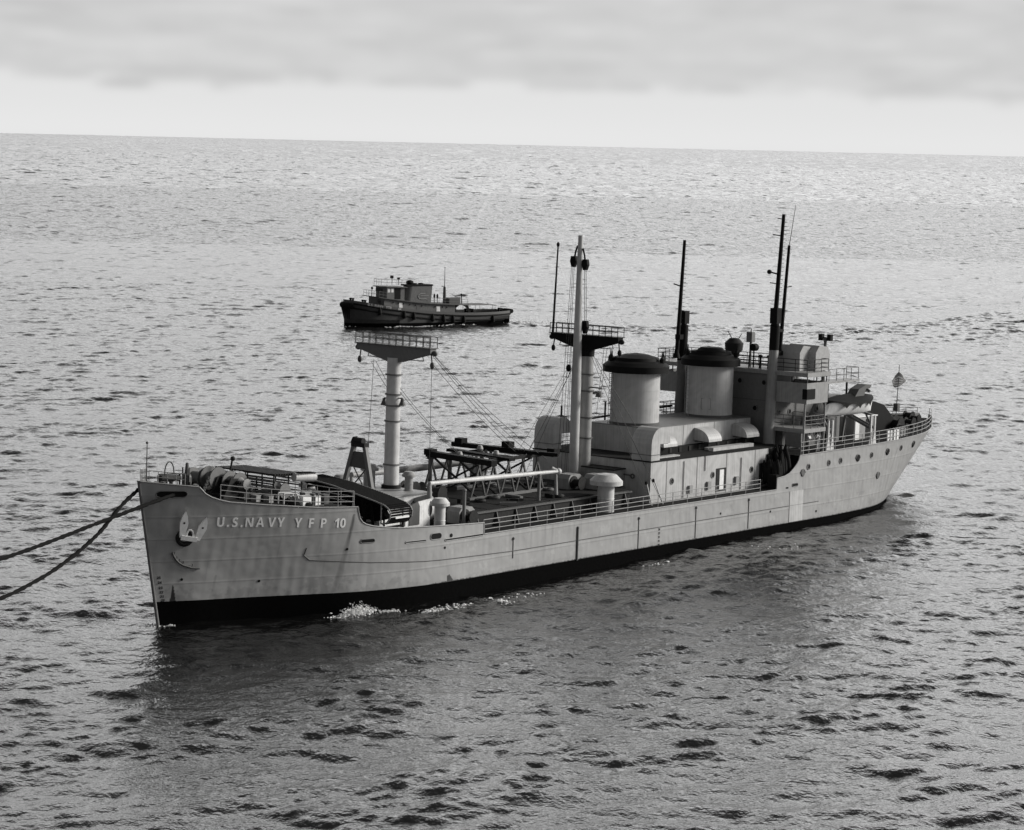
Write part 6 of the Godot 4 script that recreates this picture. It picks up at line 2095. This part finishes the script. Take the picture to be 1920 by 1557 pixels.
	b.prism(PackedVector2Array([Vector2(5.9, -1.3), Vector2(6.7, -2.0), Vector2(10.8, -2.0), Vector2(10.8, 2.0), Vector2(6.7, 2.0), Vector2(5.9, 1.3)]), Vector3(0, td(8.0) + 4.03, 0), Vector3(1, -0.03, 0), Vector3(0, 0, 1), Vector3(0, 0.12, 0))
	var rf := put(b, "roof", M.dim, pil)
	for q in [[7.05, 7.55], [7.75, 8.2]]:
		b = MB.new()
		b.box(Vector3(q[0], py + 1.35, 1.69), Vector3(q[1], py + 2.0, 1.74))
		put(b, "window", M.wornwhite, pil)
	b = MB.new()
	b.box(Vector3(8.45, py + 0.2, 1.69), Vector3(9.6, py + 2.05, 1.73))
	put(b, "window_screen", M.black, pil)
	for z in [-0.9, -0.3, 0.3, 0.9]:
		b = MB.new()
		b.box(Vector3(6.36, py + 1.4, z - 0.22), Vector3(6.42, py + 2.0, z + 0.22))
		put(b, "window", M.glass, pil)
	railing("railing", [Vector3(6.1, td(8) + 4.2, -1.2), Vector3(6.1, td(8) + 4.2, 1.2), Vector3(6.8, td(8) + 4.2, 1.9), Vector3(10.7, td(8) + 4.1, 1.9)], 0.95, 2, 0.9, M.dim, rf, 0.03)
	for q in [[8.9, 0.0, 1.25, 0.28], [10.1, 0.2, 1.0, 0.18]]:
		b = MB.new()
		b.tube(Vector3(q[0], td(8) + 4.1, q[1]), Vector3(q[0], td(8) + 4.1 + q[2], q[1]), 0.06, 0.06, 6)
		b.tube(Vector3(q[0] - 0.25, td(8) + 4.2 + q[2], q[1]), Vector3(q[0] + 0.15, td(8) + 4.2 + q[2], q[1]), q[3], q[3], 10)
		put(b, "searchlight", M.black, rf)
	b = MB.new()
	b.tube(Vector3(5.0, td(5) + 1.84, 0.0), Vector3(5.0, td(5) + 3.0, 0.0), 0.05, 0.05, 6)
	b.sphere(Vector3(5.0, td(5) + 3.2, 0.0), Vector3(0.2, 0.26, 0.2), 6)
	put(b, "bow_lamp", M.black, tug)
	railing("boat_deck_railing", [Vector3(4.9, td(4.9) + 1.84, -2.6), Vector3(4.9, td(4.9) + 1.84, 2.6), Vector3(6.3, td(6.3) + 1.84, 2.8)], 0.95, 2, 0.9, M.mid, tug, 0.03)
	railing("boat_deck_railing", [Vector3(13.0, td(13) + 1.84, 2.85), Vector3(17.8, td(17.8) + 1.84, 2.85), Vector3(22.4, td(22.4) + 1.84, 2.85)], 0.9, 2, 1.3, M.mid, tug, 0.028)
	# funnel with a pale emblem outline
	b = MB.new()
	b.prism(PackedVector2Array([Vector2(11.9, 0), Vector2(16.1, 0), Vector2(16.3, 2.85), Vector2(12.3, 3.0)]), Vector3(0, td(14) + 1.75, -1.05), Vector3(1, 0, 0), Vector3(0, 1, 0), Vector3(0, 0, 2.1))
	b.tube(Vector3(12.0, td(14) + 1.75, 0), Vector3(12.4, td(14) + 4.72, 0), 1.05, 1.05, 20)
	var fn := put(b, "funnel", M.tug_house, tug)
	b = MB.new()
	b.box(Vector3(11.3, td(14) + 4.6, -1.12), Vector3(16.45, td(14) + 4.85, 1.12))
	for x in [13.3, 14.6]: b.lathe(Vector3(x, td(14) + 4.85, 0), [Vector2(0.45, 0), Vector2(0.45, 0.2), Vector2(0, 0.22)], 12)
	b.sphere(Vector3(12.4, td(14) + 5.15, 0), Vector3(0.7, 0.45, 0.6), 8)
	put(b, "funnel_top", M.black, fn)
	b = MB.new()
	var em := [Vector2(14.9, 1.35), Vector2(13.9, 1.35), Vector2(13.55, 1.1), Vector2(13.5, 0.8), Vector2(13.7, 0.5), Vector2(14.2, 0.42), Vector2(15.0, 0.45), Vector2(15.3, 0.3)]
	for i in em.size() - 1: b.tube(Vector3(em[i].x, td(14) + 1.95 + em[i].y, 1.07), Vector3(em[i + 1].x, td(14) + 1.95 + em[i + 1].y, 1.07), 0.06, 0.06, 5)
	b.tube(Vector3(14.0, td(14) + 2.95, 1.07), Vector3(15.6, td(14) + 2.9, 1.07), 0.05, 0.05, 5)
	put(b, "hose_coil", M.grey, fn)
	for x in [16.9, 17.5]:
		b = MB.new()
		b.tube(Vector3(x, td(x) + 1.8, 0.8), Vector3(x, td(x) + 2.7, 0.8), 0.07, 0.07, 6)
		b.sphere(Vector3(x, td(x) + 3.0, 0.8), Vector3(0.18, 0.42, 0.18), 6)
		put(b, "cowl_vent", M.black, tug)
	# mast
	b = MB.new()
	b.tube(Vector3(19.45, td(19.4) + 1.8, 0), Vector3(19.42, 6.4, 0), 0.32, 0.22, 12)
	var ms := put(b, "mast", M.dim, tug)
	b = MB.new()
	b.tube(Vector3(19.42, 6.3, 0), Vector3(19.42, 9.7, 0), 0.08, 0.04, 6)
	b.beam(Vector3(19.0, 6.5, -0.3), Vector3(18.8, 6.5, 0.6), 0.1, 0.1)
	b.sphere(Vector3(19.42, 9.68, 0), Vector3(0.1, 0.1, 0.1), 5)
	put(b, "pole", M.black, ms)
	# wheel box, davit, raft and after gear
	b = MB.new()
	b.box(Vector3(19.9, td(21) + 1.84, -0.9), Vector3(22.1, td(21) + 2.85, 0.9))
	put(b, "raft_box", M.dim, tug)
	b = MB.new()
	b.tube(Vector3(22.5, td(22) + 1.8, 0.6), Vector3(22.5, td(22) + 3.4, 0.6), 0.09, 0.09, 6)
	b.sphere(Vector3(22.5, td(22) + 3.45, 0.6), Vector3(0.2, 0.15, 0.15), 5)
	put(b, "after_light", M.black, tug)
	b = MB.new()
	b.prism(PackedVector2Array([Vector2(22.5, 3.36), Vector2(28.0, 3.34), Vector2(29.4, 3.02), Vector2(28.0, 3.26), Vector2(22.5, 3.28)]), Vector3(0, 0, -2.2), Vector3(1, 0, 0), Vector3(0, 1, 0), Vector3(0, 0, 4.4))
	for x in [24.5, 28.0]:
		for z in [-2.0, 2.0]: b.tube(Vector3(x, td(x), z), Vector3(x, 3.3, z), 0.04, 0.04, 5)
	put(b, "awning", M.dim, tug)
	for q in [[24.0, 0.0], [24.9, 0.0], [30.6, 0.5], [1.1, 0.0], [3.0, 0.8]]:
		b = MB.new()
		for z in [-0.4, 0.4]: b.lathe(Vector3(q[0], td(q[0]), q[1] + z), [Vector2(0.2, 0), Vector2(0.18, 0.75), Vector2(0.26, 0.8), Vector2(0.26, 0.95), Vector2(0, 0.97)], 10)
		b.beam(Vector3(q[0], td(q[0]) + 0.5, q[1] - 0.7), Vector3(q[0], td(q[0]) + 0.5, q[1] + 0.7), 0.15, 0.15)
		put(b, "towing_bitts", M.black, tug)
	b = MB.new()
	for k in 5: b.tube(Vector3(32.4, td(32) + 0.4, -1.0 + k * 0.5), Vector3(32.4, td(32) + 0.4, -0.5 + k * 0.5), 0.38, 0.38, 8)
	put(b, "stern_fender", M.rope, tug)
	b = MB.new()
	b.lathe(Vector3(5.9, td(5.9), 0.9), [Vector2(0.18, 0), Vector2(0.18, 0.9), Vector2(0.36, 1.2), Vector2(0.3, 1.5), Vector2(0, 1.6)], 10)
	put(b, "cowl_vent", M.dim, tug)

# ------------------------------------------------------------------ foam
func make_foam() -> void:
	var rng := RandomNumberGenerator.new()
	rng.seed = 7
	var f := ship_frame()
	# where the water breaks: along the ship's side and round the tug; x aft, z port in that vessel's axes, spread along, spread across, flecks
	var ship_spots := [[13.4, 7.0, 0.7, 0.34, 560], [12.3, 6.7, 0.7, 0.25, 40], [15.4, 8.0, 0.6, 0.3, 40], [18.6, 9.6, 0.9, 0.35, 90], [20.6, 9.6, 0.5, 0.35, 40], [23.8, 10.6, 0.3, 0.45, 70], [27.0, 10.8, 0.8, 0.4, 20],
		[44.0, 9.6, 0.8, 0.25, 14], [2.2, 0.5, 0.4, 0.2, 18], [1.4, -0.5, 0.5, 0.2, 20], [58.0, 12.0, 1.4, 0.8, 16]]
	var tug_spots := [[8.6, 4.4, 1.6, 0.16, 60], [12.6, 4.5, 1.0, 0.16, 50], [17.0, 4.8, 0.8, 0.15, 22], [21.5, 4.5, 0.7, 0.2, 60], [35.0, 1.0, 3.0, 1.2, 60], [44.0, 0.5, 5.0, 1.6, 30], [0.0, 0.4, 0.5, 0.5, 16]]
	for set_ in [[ship_spots, f, "ship_foam", "scattered white foam breaking along the ship's side"], [tug_spots, Transform3D(Basis(TUG_AFT, Vector3.UP, TUG_PORT), TUG_AT), "tug_foam", "thin white foam along the tug's side and in its wake"]]:
		var b := MB.new()
		for s in set_[0]:
			for k in int(s[4]):
				var along: float = rng.randfn() * s[2]
				var q: Vector3 = set_[1] * Vector3(s[0] + along, 0.0, s[1] + rng.randfn() * s[3] + 0.12 * along)
				var w := sea_point(q.x, q.z)
				w.y += 0.02
				var r := rng.randf_range(0.03, 0.12) * (1.6 if rng.randf() < 0.12 else 1.0)
				if set_[2] == "tug_foam": r *= 1.7
				var lift := 0.0
				if set_[2] == "ship_foam" and s[4] > 500: # the one slop that leaps up the plates
					lift = absf(rng.randfn()) * 0.3 * exp(-along * along * 0.5)
					if lift > 0.25: r *= 0.55
				w.y += lift
				var m := rng.randi_range(4, 6)
				var ph := rng.randf() * TAU
				var ring := []
				var sq := rng.randf_range(0.4, 1.0)
				for e in m:
					var rr := r * rng.randf_range(0.6, 1.2)
					ring.append(w + Vector3(rr * cos(ph + TAU * e / m), rng.randf_range(-0.02, 0.03) + lift * 0.1 * sin(e * 2.0), rr * sin(ph + TAU * e / m) * sq))
				var tip := w + Vector3(0, r * 0.5 + 0.02, 0)
				for e in m: b.flat(tip, ring[e], ring[(e + 1) % m], Vector3(0, 1, 0))
		var o := put(b, set_[2], M.foam, self)
		tag(o, set_[3], "foam", "", "stuff")

func _ready() -> void:
	set_view()
	make_materials()
	make_sea()
	make_ship()
	rigging()
	make_gantry()
	make_lifeboat()
	make_flag()
	make_tow_lines()
	make_people()
	make_tug()
	make_foam()
